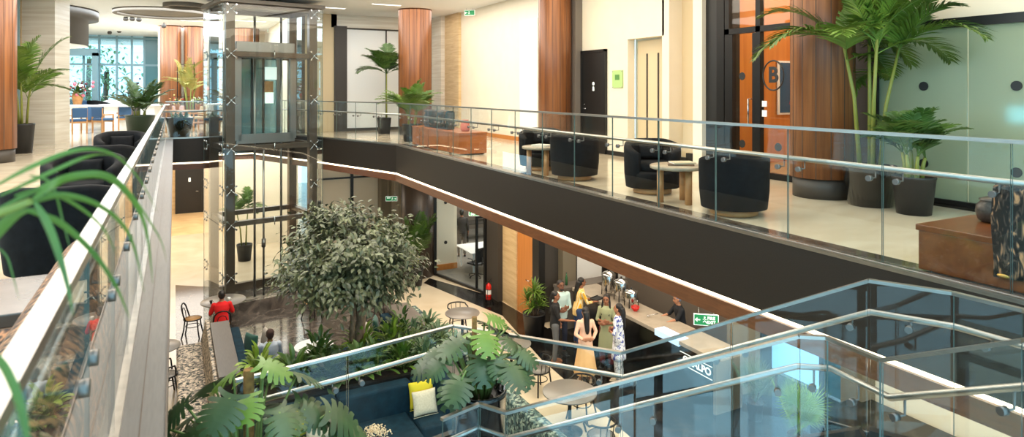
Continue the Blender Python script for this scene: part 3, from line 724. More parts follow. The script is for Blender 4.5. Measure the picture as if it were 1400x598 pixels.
book('pale magazine on top of the pile on the nearer side table', (6.03, 6.58, UP+.526), 1.2, mat('mag_c', (205, 190, 160), .4), .24, .3, .02)

# ---- low wooden consoles with a printed throw
def draped(parent, name, m, x0, x1, ztop, zlow0, zlow1, yw0, yw1, fold=.012):
    """cloth over the back of a console: runs in x, hangs on both sides of y"""
    mb = MB(); b = mb.bm; rows = []
    nx = 26
    path = [(yw0-.012, zlow0), (yw0-.012, ztop), (yw0+.02, ztop+.02), (yw1-.02, ztop+.02), (yw1+.012, ztop), (yw1+.012, zlow1)]
    pts = []
    for p, q in zip(path, path[1:]):
        k = 6 if abs(p[1]-q[1]) > .1 else 2
        for i in range(k): pts.append((p[0]+(q[0]-p[0])*i/k, p[1]+(q[1]-p[1])*i/k))
    pts.append(path[-1])
    for i in range(nx+1):
        x = x0+(x1-x0)*i/nx; w = fold*math.sin(i*1.7)+fold*.6*math.sin(i*3.1)
        rows.append([b.verts.new((x+.01*math.sin(j), y+(w if y > (yw0+yw1)/2 else -w), z+.01*math.sin(i*.9)*(1 if z < ztop else 0))) for j, (y, z) in enumerate(pts)])
    for p, q in zip(rows, rows[1:]):
        for j in range(len(p)-1): b.faces.new([p[j], p[j+1], q[j+1], q[j]]).smooth = True
    return mb.build(name, m, parent, solid=.012)
# far console (bench with a raised back carrying a throw)
cx = thing('low_console', 'low honey wooden console bench with a stepped block end, near the bend of the balcony', 'console', (6.1, 15.2, UP+.003), 0)
WC = tex('console_wood', (150, 84, 40), (176, 106, 56), .35, 'noise', (.6, 6, 6), 2, 5, .5)
MB().box(-.35, .35, -1.65, 1.6, .03, .48).build('body', WC, cx, bevel=.006)
MB().box(-.36, .36, -1.67, 1.62, .48, .52).build('top', WC, cx, bevel=.006)
for y in (-1.0, -.35, .35, 1.0): MB().box(-.356, -.35, y-.003, y+.003, .05, .47).build('door_gap', 'gdark', cx)
MB().box(-.3, .3, -1.6, 1.55, 0, .03).build('plinth', 'gdark', cx)
bb = thing('bench_backrest', 'dark bench backrest standing on the honey wooden console', 'backrest', (6.0, 15.55, UP+.523))
MB().box(-.09, .09, -.9, .75, 0, .42).build('panel', 'gdark', bb, bevel=.02)
th = thing('leaf_print_throw', 'grey and black leaf print throw hung over the console backrest on the far bench', 'throw', (6.0, 15.55, UP+.523), PI/2)
draped(th, 'cloth', 'throw', -.85, .7, .43, .02, .05, -.10, .10)
v = thing('ceramic_vase', 'pink terracotta ribbed vase standing on the honey wooden console', 'vase', (6.12, 14.05, UP+.523))
MB().lathe([(.08, 0), (.11, .03), (.115, .12), (.1, .2), (.07, .24), (.085, .27), (.075, .27), (.06, .24)], 24).build('body', tex('terracotta', (206, 124, 104), (186, 104, 86), .6, 'noise', (1, 1, 8), 6), v)
MB().lathe([(.102, .2), (.112, .205), (.102, .215)], 24, cap=False).build('band', 'woodlt', v)
# near console at the right
cy = thing('low_console', 'low walnut console at the right edge in front of the frosted glass wall', 'console', (5.9, 1.6, UP+.003), 0)
WD = tex('console_walnut', (96, 50, 24), (122, 70, 36), .3, 'noise', (.6, 6, 6), 2, 5, .5)
MB().box(-.40, .44, -3.2, 1.58, .02, .34).build('body', WD, cy, bevel=.006)
MB().box(-.41, .45, -3.22, 1.6, .34, .39).build('top', WD, cy, bevel=.006)
for y in (.7, -.1, -1.0): MB().box(-.407, -.40, y-.004, y+.004, .03, .33).build('door_gap', 'gdark', cy)
MB().box(-.37, .4, -3.1, 1.5, 0, .02).build('plinth', 'gdark', cy)
MB().ball((-.415, .95, .12), .02, .05, .02).build('handle', mat('brass', (190, 150, 80), .3, 1), cy)
u = thing('lidded_urn', 'dark pewter lidded urn on the walnut console at right', 'urn', (6.12, 2.93, UP+.394)); u.scale = (.72,)*3
MB().lathe([(.1, 0), (.14, .03), (.165, .12), (.155, .2), (.11, .25), (.115, .265)], 32).build('body', tex('pewter', (62, 56, 52), (86, 78, 72), .35, 'noise', (1, 1, 1), 30, metal=.4), u)
MB().lathe([(.13, .262), (.125, .275), (.06, .30), (.02, .305), (.02, .315), (.03, .325), (.015, .335), (0, .336)], 32, cap=False).build('lid', mat('pewter_lid', (74, 68, 62), .35, .4), u)
bb = thing('bench_backrest', 'upholstered bench backrest standing on the walnut console at the right edge', 'backrest', (5.66, 1.35, UP+.394))
MB().box(-.13, .13, -1.6, 1.25, 0, .38).build('panel', 'gdark', bb, bevel=.04)
th = thing('leaf_print_throw', 'brown and black leaf print throw hung over the backrest at the right edge', 'throw', (5.66, 1.35, UP+.394), PI/2)
draped(th, 'cloth', 'throw', -1.5, 1.27, .39, .02, -.28, -.14, .17, fold=.006)
# left: rust floral bolster sofa beside the rail and a low table
sf = thing('floral_bench', 'rust and black leaf patterned upholstered bench hugging the left railing', 'bench', (-.44, 3.2, UP))
MB().lathe([(.0, -1.9), (.15, -1.88), (.175, -1.7), (.175, 1.5), (.15, 1.68), (0, 1.7)], 24, cap=False).build('bolster', 'throwor', sf, loc=(0, 0, .45), rot=(-PI/2, 0, 0))
MB().box(-.17, .17, -1.85, 1.62, .1, .45).build('side_panel', 'throwor', sf, bevel=.03)
MB().box(-.6, -.17, -1.8, .55, .1, .42).build('seat', 'throwor', sf, bevel=.06)
MB().box(-.55, .15, -1.75, .5, 0, .1).build('base', 'woodlt', sf)
lt = thing('low_coffee_table', 'low coffee table with a dark stone slab top at the left edge', 'coffee table', (-1.5, 4.38, UP), .0)
MB().box(-.9, .86, -.38, .38, .33, .4).build('tabletop', tex('slab_top', (92, 80, 70), (120, 106, 94), .25, 'noise', (1, 1, 1), 3), lt, bevel=.008)
MB().box(-.8, .7, -.3, .3, .05, .33).build('base', 'woodor', lt, bevel=.01)
MB().box(-.7, .6, -.25, .25, 0, .05).build('plinth', 'gdark', lt)

# ---- fire extinguishers on a stand
def extinguisher(label, loc, s=1.0):
    t = thing('fire_extinguisher', label, 'fire extinguisher', loc); t.scale = (s,)*3
    MB().lathe([(.07, .12), (.08, .14), (.08, .5), (.06, .56), (.025, .59), (.025, .62)], 20).build('cylinder', 'red', t)
    MB().box(-.02, .02, -.03, .03, .62, .66).bar((0, 0, .65), (.1, 0, .72), .02, .012).bar((0, 0, .64), (.11, 0, .64), .02, .012).build('valve', 'black', t)
    MB().tube([(-.02, 0, .63), (-.1, 0, .6), (-.11, 0, .45), (-.1, 0, .3)], .01, 6).build('hose', 'black', t)
    mb = MB().tube(arc(.09, 0, 2*PI*.97, 20, .2), .007, 6).tube(arc(.09, 0, 2*PI*.97, 20, .42), .007, 6)
    for k in range(4):
        a = PI/4+k*PI/2; c, s_ = math.cos(a), math.sin(a); mb.tube([(.09*c, .09*s_, .45), (.09*c, .09*s_, .16), (.15*c, .15*s_, 0)], .008, 6)
    mb.build('stand', 'blackmetal', t)
    MB().lathe([(.0805, .28), (.0805, .42)], 20, cap=False).build('paper_label', 'white', t)
    return t
p = PZ(86, 194, UP); extinguisher('red fire extinguisher on a stand beside the travertine pillar at left', (p.x, p.y, UP))
p = PZ(676, 414, 0); extinguisher('red fire extinguisher on the lower floor outside the meeting room', (8.2, 17.1, .006))
extinguisher('red fire extinguisher tucked behind the right walnut column on the upper floor', (8.72, 6.75, UP), .95)

# ---- exit signs
def exit_sign(label, loc, rz, w, h, body, hang, arrow='left'):
    t = thing('exit_sign', label, 'exit sign', loc, rz)
    MB().box(-w/2, w/2, -.012, .012, -h/2, h/2).build('plate', 'signw', t, bevel=.003)
    MB().box(-w/2+.012, w/2-.012, -.0135, -.012, -h/2+.012, h/2-.012).build('green_face', 'signg', t)
    sg = -1 if arrow == 'left' else 1
    ax = -w*.32 if arrow == 'left' else w*.3
    mb = MB().box(ax-h*.18, ax+h*.18, -.016, -.0135, -h*.05, h*.05)
    mb.quad([(ax+sg*h*.28, -.016, 0), (ax+sg*h*.06, -.016, h*.2), (ax+sg*h*.06, -.016, h*.1), (ax+sg*h*.16, -.016, 0)]); mb.quad([(ax+sg*h*.28, -.016, 0), (ax+sg*h*.06, -.016, -h*.2), (ax+sg*h*.06, -.016, -h*.1), (ax+sg*h*.16, -.016, 0)])
    mb.build('arrow', 'signw', t)
    rx = ax-sg*h*.55
    m2 = MB().ball((rx, -.016, h*.24), h*.07, .002, h*.07, 10, 6)
    m2.bar((rx, -.016, h*.16), (rx-sg*h*.03, -.016, -h*.06), .003, h*.12).bar((rx, -.016, -h*.05), (rx+sg*h*.14, -.016, -h*.2), .003, h*.06).bar((rx, -.016, -h*.05), (rx-sg*h*.16, -.016, -h*.26), .003, h*.06).bar((rx, -.016, h*.12), (rx+sg*h*.16, -.016, h*.04), .003, h*.045).bar((rx, -.016, h*.12), (rx-sg*h*.16, -.016, h*.02), .003, h*.045)
    m2.build('running_figure', 'signw', t)
    if body:
        lx = w*.2 if arrow == 'left' else -w*.22
        for i, ln in enumerate(body): text(ln, h*.36, 'signw', t, (lx, -.016, h*(.17-.36*i)), (PI/2, 0, 0), 'lettering', .001, offset=.003)
    if hang: 
        for x in (-w*.3, w*.3): MB().tube([(x, 0, h/2), (x, 0, h/2+hang)], .005, 6).build('hanger', 'chrome', t)
    return t
exit_sign('green fire exit sign hanging above the end of the food counter', (8.2, 8.35, 2.30), math.radians(-40), .42, .2, ('FIRE', 'EXIT'), 1.44)
exit_sign('green exit sign with a right arrow hanging in front of the meeting room', (7.35, 16.1, 2.92), math.radians(-27), .42, .17, ('FIRE', 'EXIT'), .84, 'right')
exit_sign('small green exit sign in front of the white lower level panels', (6.95, 22.6, 2.36), math.radians(-27), .42, .17, ('EXIT',), 1.4, 'right')
exit_sign('small green exit sign under the ceiling on the cream wall beside the wooden column', (8.7, 19.6, 8.86), math.radians(-40), .36, .18, None, .07)
p = D3(371, 41, 29); exit_sign('small green exit sign seen through the top of the glass lift', tuple(p), math.radians(-27), .36, .2, None, CE-p.z-.1)

# ---- cafe chairs and tables
def cafe_chair(label, loc, rz, group='bentwood cafe chairs', cane='canevenr', back=True):
    """bentwood chair; the back is at local +y"""
    t = thing('bentwood_chair', label, 'chair', loc, rz, group)
    MB().lathe([(0, .44), (.19, .44), (.2, .45), (.2, .462), (0, .466)], 28, cap=False).build('seat', cane, t)
    MB().tube(arc(.205, 0, 2*PI*.999, 28, .45), .016, 8).build('seat_ring', 'blackmetal', t)
    for x, y in ((-.14, -.14), (.14, -.14), (-.13, .15), (.13, .15)):
        MB().tube([(x, y, .44), (x*1.15, y*1.15, .22), (x*1.45, y*1.45, 0)], .017, 8).build('leg', 'blackmetal', t)
    MB().tube(arc(.165, 0, 2*PI*.999, 24, .27), .009, 6).build('leg_hoop', 'blackmetal', t)
    hoop = [(-.19, .12, .45), (-.2, .17, .6), (-.18, .21, .75), (-.1, .235, .83), (0, .24, .85), (.1, .235, .83), (.18, .21, .75), (.2, .17, .6), (.19, .12, .45)]
    MB().tube(hoop, .018, 8).build('backrest', 'blackmetal', t)
    hoop2 = [(-.1, .18, .46), (-.11, .195, .6), (-.08, .215, .7), (0, .225, .74), (.08, .215, .7), (.11, .195, .6), (.1, .18, .46)]
    MB().tube(hoop2, .01, 8).build('backrest_inner_hoop', 'blackmetal', t)
    return t
def arm_chair_cafe(label, loc, rz, group='bentwood cafe chairs'):
    """low curved-back chair with armrests, back at local +y"""
    t = thing('bentwood_armchair', label, 'chair', loc, rz, group)
    MB().lathe([(0, .44), (.21, .44), (.22, .45), (.22, .462), (0, .466)], 28, cap=False).build('seat', 'tabletop', t)
    MB().tube(arc(.225, 0, 2*PI*.999, 28, .45), .016, 8).build('seat_ring', 'blackmetal', t)
    for x, y in ((-.16, -.15), (.16, -.15), (-.15, .16), (.15, .16)):
        MB().tube([(x, y, .44), (x*1.15, y*1.15, .22), (x*1.4, y*1.4, 0)], .017, 8).build('leg', 'blackmetal', t)
    MB().tube(arc(.18, 0, 2*PI*.999, 24, .26), .009, 6).build('leg_hoop', 'blackmetal', t)
    a = [(.26*math.cos(math.radians(d)), .27*math.sin(math.radians(d)), .72 if 20 < d < 160 else .68) for d in range(-30, 211, 12)]
    a = [(.2, -.16, .46), (.25, -.15, .62)]+a+[(-.25, -.15, .62), (-.2, -.16, .46)]
    MB().tube(a, .018, 8).build('armrest_hoop', 'blackmetal', t)
    for x in (-.12, 0, .12): MB().tube([(x*.9, .2, .46), (x, .25, .72)], .009, 6).build('back_spindle', 'blackmetal', t)
    return t
def round_table(label, loc, r=.45, h=.75, top='tabletop', group=None):
    t = thing('round_table', label, 'table', loc, 0, group)
    MB().lathe([(0, h-.03), (r-.02, h-.03), (r, h-.02), (r, h-.004), (r-.006, h), (0, h)], 40, cap=False).build('tabletop', top, t)
    MB().cyl((0, 0, .02), .035, h-.05, 14).build('pedestal', 'blackmetal', t)
    MB().lathe([(.24, 0), (.24, .015), (.04, .04)], 28).build('foot', 'blackmetal', t)
    return t
tt = ((1.15, 18.55, .55, 'round grey cafe table where the man in red sits'),
      (-.32, 15.85, .45, 'round grey cafe table half hidden at the left edge of the lower floor'),
      (1.25, 21.0-.6, .0, ''),
      (6.35, 14.75, .43, 'round grey cafe table with one bentwood chair, right of the far booth'),
      (6.55, 12.5, .43, 'round grey cafe table partly hidden behind the potted monstera'),
      (6.45, 10.0, .5, 'nearest round grey cafe table, beside the standing group'))
for x, y, r, lab in tt:
    if r: round_table(lab, (x, y, .006), r)
cafe_chair('cane seated bentwood chair at left facing the table of the man in red', (.42, 18.35, .006), math.radians(75))
cafe_chair('bentwood chair occupied by the man in the red shirt', (1.05, 17.55, .006), PI)
cafe_chair('cane seated bentwood chair standing alone on dark marble left of the ficus', (3.35, 18.2, .006), math.radians(200))
cafe_chair('bentwood chair partly hidden behind the ficus trunk', (4.3, 17.0, .006), math.radians(160))
cafe_chair('bentwood chair between the ficus and the teal cushions', (4.9, 17.3, .006), math.radians(190))
arm_chair_cafe('bentwood chair behind the round table right of the far booth', (6.5, 15.4, .0), math.radians(-10))
arm_chair_cafe('bentwood chair left of the table behind the potted monstera', (5.85, 12.95, .0), math.radians(60))
arm_chair_cafe('dark bentwood chair in front of the table behind the potted monstera', (6.75, 11.65, .0), math.radians(190))
arm_chair_cafe('bentwood armchair pushed in behind the nearest round table', (6.95, 10.35, .0), math.radians(-60))
arm_chair_cafe('bentwood armchair at the bottom, closest to the stair glass', (6.4, 8.95, .0), math.radians(170))
arm_chair_cafe('dark chair glimpsed at the lower left behind the glass ledge', (-.16, 15.0, .0), math.radians(100))
# ------------------------------------------------------------------ booths on the lower floor
def flower_back(t, x0, x1, y0, y1, out):   # outward facing floral bench with a leaning back
    pass
# far booth: left arm
bl = thing('booth_sofa', 'far teal booth sofa arm on the left with a long grey ledge behind it', 'sofa', (0, 0, 0))
MB().box(.72, 1.1, 12.9, 16.0, .95, 1.05).build('ledge', 'laminate', bl, bevel=.006)
MB().box(.74, 1.08, 12.95, 15.98, 0, .95).build('core', 'gdark', bl)
MB().box(1.1, 1.32, 13.7, 15.95, .4, .9).build('backrest', 'teal', bl, bevel=.05)
MB().box(1.1, 1.58, 13.7, 15.95, .1, .45).build('seat', 'teal', bl, bevel=.05)
# outward floral bench along the left
fb = thing('floral_banquette', 'long floral upholstered banquette along the left side of the planter', 'bench', (0, 0, 0))
MB().box(.05, .6, 8.0, 16.6, .12, .45).build('seat', 'floral', fb, bevel=.05)
q = MB(); q.bm
v = [q.bm.verts.new(p) for p in ((.55, 8, .45), (.72, 8, .45), (.72, 8, .98), (.64, 8, .98), (.55, 16.5, .45), (.72, 16.5, .45), (.72, 16.5, .98), (.64, 16.5, .98))]
for f in ((0, 1, 2, 3), (4, 7, 6, 5), (0, 3, 7, 4), (1, 5, 6, 2), (0, 4, 5, 1), (3, 2, 6, 7)): q.bm.faces.new([v[i] for i in f])
q.build('backrest', 'floral', fb, bevel=.02); MB().box(.1, .7, 8.0, 16.5, 0, .12).build('plinth', 'black', fb)
# right side
br = thing('booth_sofa', 'far teal booth sofa arm on the right with a wide grey ledge', 'sofa', (0, 0, 0))
MB().box(4.58, 5.1, 12.0, 15.3, .97, 1.05).build('ledge', 'laminate', br, bevel=.006)
MB().box(4.6, 5.08, 12.1, 15.25, 0, .97).build('core', 'gdark', br)
MB().box(4.38, 4.6, 13.3, 15.2, .4, .92).build('backrest', 'teal', br, bevel=.05)
MB().box(3.8, 4.5, 13.3, 15.2, .1, .45).build('seat', 'teal', br, bevel=.05)
fr_ = thing('floral_banquette', 'teal floral banquette along the right side of the planter, behind the black pot', 'bench', (0, 0, 0))
MB().box(5.3, 5.9, 6.8, 15.0, .12, .45).build('seat', 'floralteal', fr_, bevel=.05)
MB().box(5.1, 5.3, 6.8, 15.2, .12, .98).build('backrest', 'floralteal', fr_, bevel=.04); MB().box(5.12, 5.8, 6.8, 15.0, 0, .12).build('plinth', 'black', fr_)
# planter between the booths
pl = thing('planter_box', 'long black planter box holding the ficus and leafy plants', 'planter', (0, 0, 0))
MB().box(1.12, 4.56, 11.55, 11.65, 0, .98).box(1.12, 4.56, 13.15, 13.25, 0, .98).box(1.1, 1.2, 11.6, 13.2, 0, .98).box(4.46, 4.56, 11.6, 13.2, 0, .98).build('body', 'black', pl)
MB().box(1.15, 4.5, 11.65, 13.15, .8, .88).build('soil', 'soil', pl)
# near booth
nb = thing('booth_sofa', 'near teal velvet booth sofa below the planter', 'sofa', (0, 0, 0))
for a, b in ((1.3, 2.5), (2.5, 3.85), (3.85, 4.5)): MB().box(a+.01, b-.01, 11.2, 11.5, .38, .98).build('backrest', 'teal', nb, bevel=.06)
for a, b, d in ((1.3, 2.4, 10.3), (2.4, 3.75, 10.15), (3.75, 4.5, 10.5)): MB().box(a+.01, b-.01, d, 11.25, .12, .48).build('seat', 'teal', nb, bevel=.06)
MB().box(4.3, 4.55, 10.75, 11.45, .35, 1.0).build('armrest', 'teal', nb, bevel=.06)
MB().box(4.56, 4.78, 10.9, 12.0, .0, 1.05).build('end_ledge', 'laminate', nb, bevel=.006)
MB().box(1.3, 4.5, 10.6, 11.2, 0, .12).build('plinth', 'black', nb)
def cushion(label, loc, rot, w, h, th, m):
    t = thing('cushion', label, 'cushion', loc); t.rotation_euler = rot
    pillow_mb(w, h, th).build('cover', m, t, sub=1)
    MB().tube([(-w*.46, -h*.485, 0), (0, -h*.475, 0), (w*.46, -h*.485, 0)], .006, 6).build('piping', m, t)
    return t
YL = mat('mustard_fabric', (206, 188, 34), .75); CR = tex('cream_fabric', (214, 204, 180), (196, 186, 160), .85, 'noise', (1, 1, 1), 30)
cushion('mustard yellow cushion standing behind the cream one on the teal sofa', (3.98, 11.12, .78), (math.radians(75), 0, 0), .52, .5, .13, YL)
cushion('cream cushion leaning on the mustard one on the teal sofa', (3.98, 10.95, .70), (math.radians(70), 0, 0), .5, .46, .13, CR)
cushion('mustard yellow cushion at the left end of the near teal sofa', (1.95, 11.1, .78), (math.radians(75), 0, .1), .5, .48, .13, YL)
cushion('cream cushion at the left end of the near teal sofa', (2.12, 10.95, .7), (math.radians(70), 0, .1), .48, .44, .13, CR)
GRN = mat('emerald_fabric', (14, 78, 66), .6, sheen=.3); GRY = mat('grey_fabric', (168, 160, 150), .85)
cushion('emerald green cushion on the left arm of the far booth', (1.5, 15.3, .68), (math.radians(80), 0, math.radians(-60)), .48, .48, .14, GRN)
cushion('grey cushion beside the emerald one on the left arm of the far booth', (1.85, 15.6, .66), (math.radians(78), 0, math.radians(-80)), .42, .42, .13, GRY)
cushion('emerald green cushion on the right arm of the far booth', (4.25, 15.05, .68), (math.radians(80), 0, math.radians(70)), .48, .48, .14, GRN)
cushion('grey cushion beside the emerald one on the right arm of the far booth', (4.0, 14.8, .66), (math.radians(78), 0, math.radians(80)), .46, .44, .13, GRY)
round_table('round white low table inside the far booth', (2.75, 14.7, .006), .42, .62, 'white')
# small vase of dried flowers bottom centre
def dried_flowers(label, loc):
    t = thing('dried_flower_vase', label, 'vase', loc)
    MB().lathe([(.06, 0), (.085, .03), (.075, .16), (.05, .24), (.055, .26)], 20).build('vase', 'white', t)
    mb = MB(); r = random.Random(3)
    for k in range(260):
        a = r.random()*2*PI; e = r.uniform(.0, 1.2); R = .12+.08*r.random()
        p = (R*math.cos(a)*math.sin(e)*1.4, R*math.sin(a)*math.sin(e)*1.4, .30+R*math.cos(e)); mb.ball(p, .009+.006*r.random(), n=5, m=3)
    mb.build('flower_heads', mat('dried_cream', (226, 206, 172), .9), t)
    mb = MB()
    for k in range(14):
        a = k*.9; mb.tube([(0, 0, .2), (.1*math.cos(a), .1*math.sin(a), .4)], .003, 4)
    mb.build('stems', 'woodlt', t)
    return t
round_table('round low table holding the dried flowers in the near booth', (2.75, 9.8, 0), .42, .6, 'white')
dried_flowers('cream dried flower bouquet in a small vase in front of the teal sofa', (2.75, 9.8, .6))

# ------------------------------------------------------------------ food counter
ct = thing('food_counter', 'long black food counter with a pale stone top', 'counter', (0, 0, 0))
MB().box(9.3, 9.95, 9.25, 14.2, 0, 1.02).build('body', mat('gloss_black_front', (16, 15, 14), .18), ct)
MB().box(9.26, 10.05, 9.2, 14.25, 1.02, 1.1).build('countertop', tex('counter_stone', (176, 164, 148), (158, 146, 130), .3, 'noise', (1, 1, 1), 5), ct, bevel=.005)
MB().box(9.28, 9.98, 9.18, 9.26, 0, 1.02).build('end_panel', 'olive', ct)
MB().box(9.25, 9.52, 10.2, 10.95, .98, 1.112).build('bright_patch', mat('counter_glow', (190, 220, 245), .4, emis=(180, 220, 255), es=.6), ct)  # bright bluish patch on the counter edge, made as an emissive block
text('CHALPO', .2, 'signw', ct, (9.29, 9.72, .76), (PI/2, 0, -PI/2), 'lettering', .003, offset=.006)
MB().box(9.285, 9.298, 9.3, 10.2, .88, .892).box(9.285, 9.298, 9.3, 10.2, .63, .642).build('sign_line', 'signw', ct)
kc = thing('back_counter', 'pale counter return against the white wall at the end of the food counter', 'counter', (0, 0, 0))
MB().box(9.0, 10.7, 14.3, 14.73, 0, 1.02).build('body', 'ggrey', kc)
MB().box(8.98, 10.72, 14.28, 14.745, 1.02, 1.1).build('countertop', 'laminate', kc, bevel=.005)
def urn_pot(label, loc, r, h):
    t = thing('chafing_urn', label, 'food urn', loc)
    MB().lathe([(r*.9, .12), (r, .14), (r, h*.8), (r*.97, h*.82)], 24).build('body', 'chrome', t)
    MB().lathe([(r*1.08, h*.82), (r*1.08, h*.85), (r*.8, h*.93), (r*.2, h), (0, h)], 24, cap=False).build('lid', 'chrome', t)
    mb = MB()
    for k in range(4):
        a = k*PI/2+.6; mb.tube([(r*math.cos(a), r*math.sin(a), h*.5), (r*1.1*math.cos(a), r*1.1*math.sin(a), 0)], .012, 6)
    mb.build('stand', 'blackmetal', t); MB().tube([(0, -r-.01, .2), (0, -r-.07, .2), (0, -r-.07, .15)], .012, 6).build('tap', 'chrome', t)
    MB().ball((0, 0, h+.02), .025).build('lid_knob', 'black', t)
    return t
urn_pot('tall steel food urn farthest along the counter', (9.75, 13.3, 1.1), .17, .62)
urn_pot('steel food urn in the middle of the three on the counter', (9.78, 12.82, 1.1), .17, .55)
urn_pot('steel food urn nearest the chef', (9.72, 12.35, 1.1), .16, .42)
rb = thing('red_bowl', 'small red bowl beside the steel urn on the counter', 'bowl', (9.6, 12.05, 1.1))
MB().lathe([(.04, 0), (.09, .06), (.1, .11), (.09, .11), (.06, .03), (0, .02)], 20, cap=False).build('bowl', 'red', rb); MB().ball((0, 0, .09), .08, .08, .06).build('filling', mat('red_food', (170, 40, 30), .6), rb)
bt = thing('glass_bottle', 'green bottle standing on the counter behind the woman in yellow', 'bottle', (9.25, 14.5, 1.1))
MB().lathe([(.035, 0), (.035, .2), (.015, .26), (.015, .31)], 14).build('body', mat('bottle_green', (50, 96, 60), .15), bt); MB().cyl((0, 0, .31), .017, .025, 12).build('cap', 'black', bt)
tr = thing('serving_tray', 'dark tray held at the counter edge by the woman in yellow', 'tray', (9.33, 13.2, 1.102), .3)
MB().box(-.16, .16, -.11, .11, 0, .015).build('base', 'black', tr); MB().box(-.16, .16, -.115, -.105, 0, .03).box(-.16, .16, .105, .115, 0, .03).build('rim', 'black', tr)

# ------------------------------------------------------------------ meeting room furniture
mt = thing('meeting_table', 'long white meeting table behind the glass on the lower floor', 'table', (10.3, 20.6, .006))
MB().box(-1.4, 1.6, -.7, .7, .72, .75).build('tabletop', 'white', mt, bevel=.005)
for x in (-1.25, 1.3):
    for y in (-.55, .55): MB().box(x-.03, x+.03, y-.03, y+.03, 0, .72).build('leg', 'white', mt)
def office_chair(label, loc, rz):
    t = thing('office_chair', label, 'office chair', loc, rz, 'black office chairs in the meeting room')
    MB().box(-.24, .24, -.24, .24, .44, .5).build('seat', 'black', t, bevel=.03)
    MB().box(-.23, .23, .22, .27, .55, 1.02).build('backrest', 'blackmetal', t, bevel=.02, sub=0)
    MB().tube([(0, .1, .42), (0, .27, .45), (0, .28, .7)], .02, 8).build('back_stem', 'black', t)
    MB().cyl((0, 0, .1), .03, .34, 12).build('gas_lift', 'black', t)
    for s in (-1, 1): MB().tube([(s*.25, .15, .46), (s*.29, .1, .66), (s*.29, -.1, .66)], .016, 8).build('armrest', 'black', t)
    mb = MB(); w = MB()
    for k in range(5):
        a = 2*PI*k/5; mb.tube([(0, 0, .12), (.28*math.cos(a), .28*math.sin(a), .07)], .018, 8); w.ball((.28*math.cos(a), .28*math.sin(a), .03), .03, n=8, m=6)
    mb.build('base_star', 'black', t); w.build('casters', 'black', t)
    return t
office_chair('black mesh office chair at the near side of the meeting table, left', (9.0, 19.7, .006), PI+.3)
office_chair('black mesh office chair at the near side of the meeting table, middle', (9.75, 19.6, .006), PI-.2)
office_chair('black mesh office chair near the glass door of the meeting room', (9.4, 18.4, .006), PI+.9)
office_chair('black mesh office chair at the far side of the meeting table', (11.0, 22.0, .006), .2)
wb = thing('work_desk', 'dark work desk with equipment behind the man in the meeting room', 'desk', (11.9, 24.6, .006))
MB().box(-1.3, 1.3, -.35, .35, .72, .76).build('desktop', 'gdark', wb)
for x in (-1.2, 1.2): MB().box(x-.03, x+.03, -.3, .3, 0, .72).build('leg', 'black', wb)
mo = thing('desktop_monitor', 'dark monitor on the desk at the back of the meeting room', 'monitor', (11.6, 24.6, .766))
MB().box(-.3, .3, -.02, .02, .12, .5).build('screen', 'black', mo); MB().cyl((0, 0, 0), .1, .01).box(-.02, .02, -.01, .02, 0, .2).build('stand', 'black', mo)
rc = thing('white_stool', 'round white tray stool beside the dark column in the meeting room', 'stool', (9.15, 17.75, .006))
MB().lathe([(.2, .68), (.22, .7), (.22, .74), (0, .74)], 28, cap=False).build('seat', 'white', rc); MB().tube(arc(.2, 0, 6.28, 24, .95), .014, 8).build('hoop', 'white', rc)
MB().cyl((0, 0, 0), .03, .7).cyl((0, 0, 0), .18, .02).build('pedestal', 'chrome', rc)
# ------------------------------------------------------------------ plants
def leaf_strip(mb, base, d, up, L, w, droop=.3, n=4, fold=.15, tip=0.02):
    """a blade leaf: base point, direction, drooping with gravity"""
    b = mb.bm; d = d.normalized(); side = d.cross(up)
    if side.length < .05: side = d.cross(Vector((1, 0, 0)))
    side.normalize(); rows = []
    p = Vector(base); dd = d.copy()
    for i in range(n+1):
        f = i/n; ww = w*(math.sin(PI*min(1, .12+f*.88))**.8 if f < 1 else 0)+.0005
        nrm = side.cross(dd)
        rows.append((b.verts.new(p-side*ww/2+nrm*fold*ww), b.verts.new(p), b.verts.new(p+side*ww/2+nrm*fold*ww)))
        dd = (dd+Vector((0, 0, -droop/n))).normalized(); p = p+dd*L/n
    for r, q in zip(rows, rows[1:]):
        b.faces.new([r[0], r[1], q[1], q[0]]); b.faces.new([r[1], r[2], q[2], q[1]])
def frond(mb, base, d0, L, droop, nl, ll, lw, rnd, V=.5, ldroop=.5, thick=.008, n=14):
    p = Vector(base); d = d0.normalized(); pts = [p.copy()]; ds = [d.copy()]
    for i in range(n):
        d = (d+Vector((0, 0, -droop/n*(.4+1.2*i/n)))).normalized(); p = p+d*L/n; pts.append(p.copy()); ds.append(d.copy())
    mb.tube(pts, thick, 5, r2=thick*.3)
    for k in range(nl):
        f = .18+.82*k/nl; i = min(n-1, int(f*n)); fr = f*n-i; q = pts[i].lerp(pts[i+1], fr); d = ds[i]
        side = d.cross(Vector((0, 0, 1)))
        if side.length < .05: side = d.cross(Vector((0, 1, 0)))
        side.normalize(); nn = side.cross(d)
        s = ll*math.sin(PI*(.18+.78*f))**.7
        for sg in (-1, 1):
            dir_ = side*sg*.8+d*.75+nn*V*.5+Vector((rnd.uniform(-.1, .1), rnd.uniform(-.1, .1), rnd.uniform(-.1, .1)))
            leaf_strip(mb, q, dir_, nn, s*rnd.uniform(.85, 1.1), lw, ldroop, 3)
def pot(t, r, h, m='potmat', taper=.78, n=28, soil=True, square=False):
    if square: n = 4
    MB().lathe([(r*taper, 0), (r*.98, h*.94), (r, h*.95), (r, h), (r*.92, h), (r*.9, h*.9)], n).build('pot', m, t, rot=(0, 0, PI/4 if square else 0), bevel=.006 if square else 0)
    if soil: MB().lathe([(r*.88, h*.88), (r*.5, h*.9), (0, h*.91)], 20, cap=False).build('soil', 'soil', t)
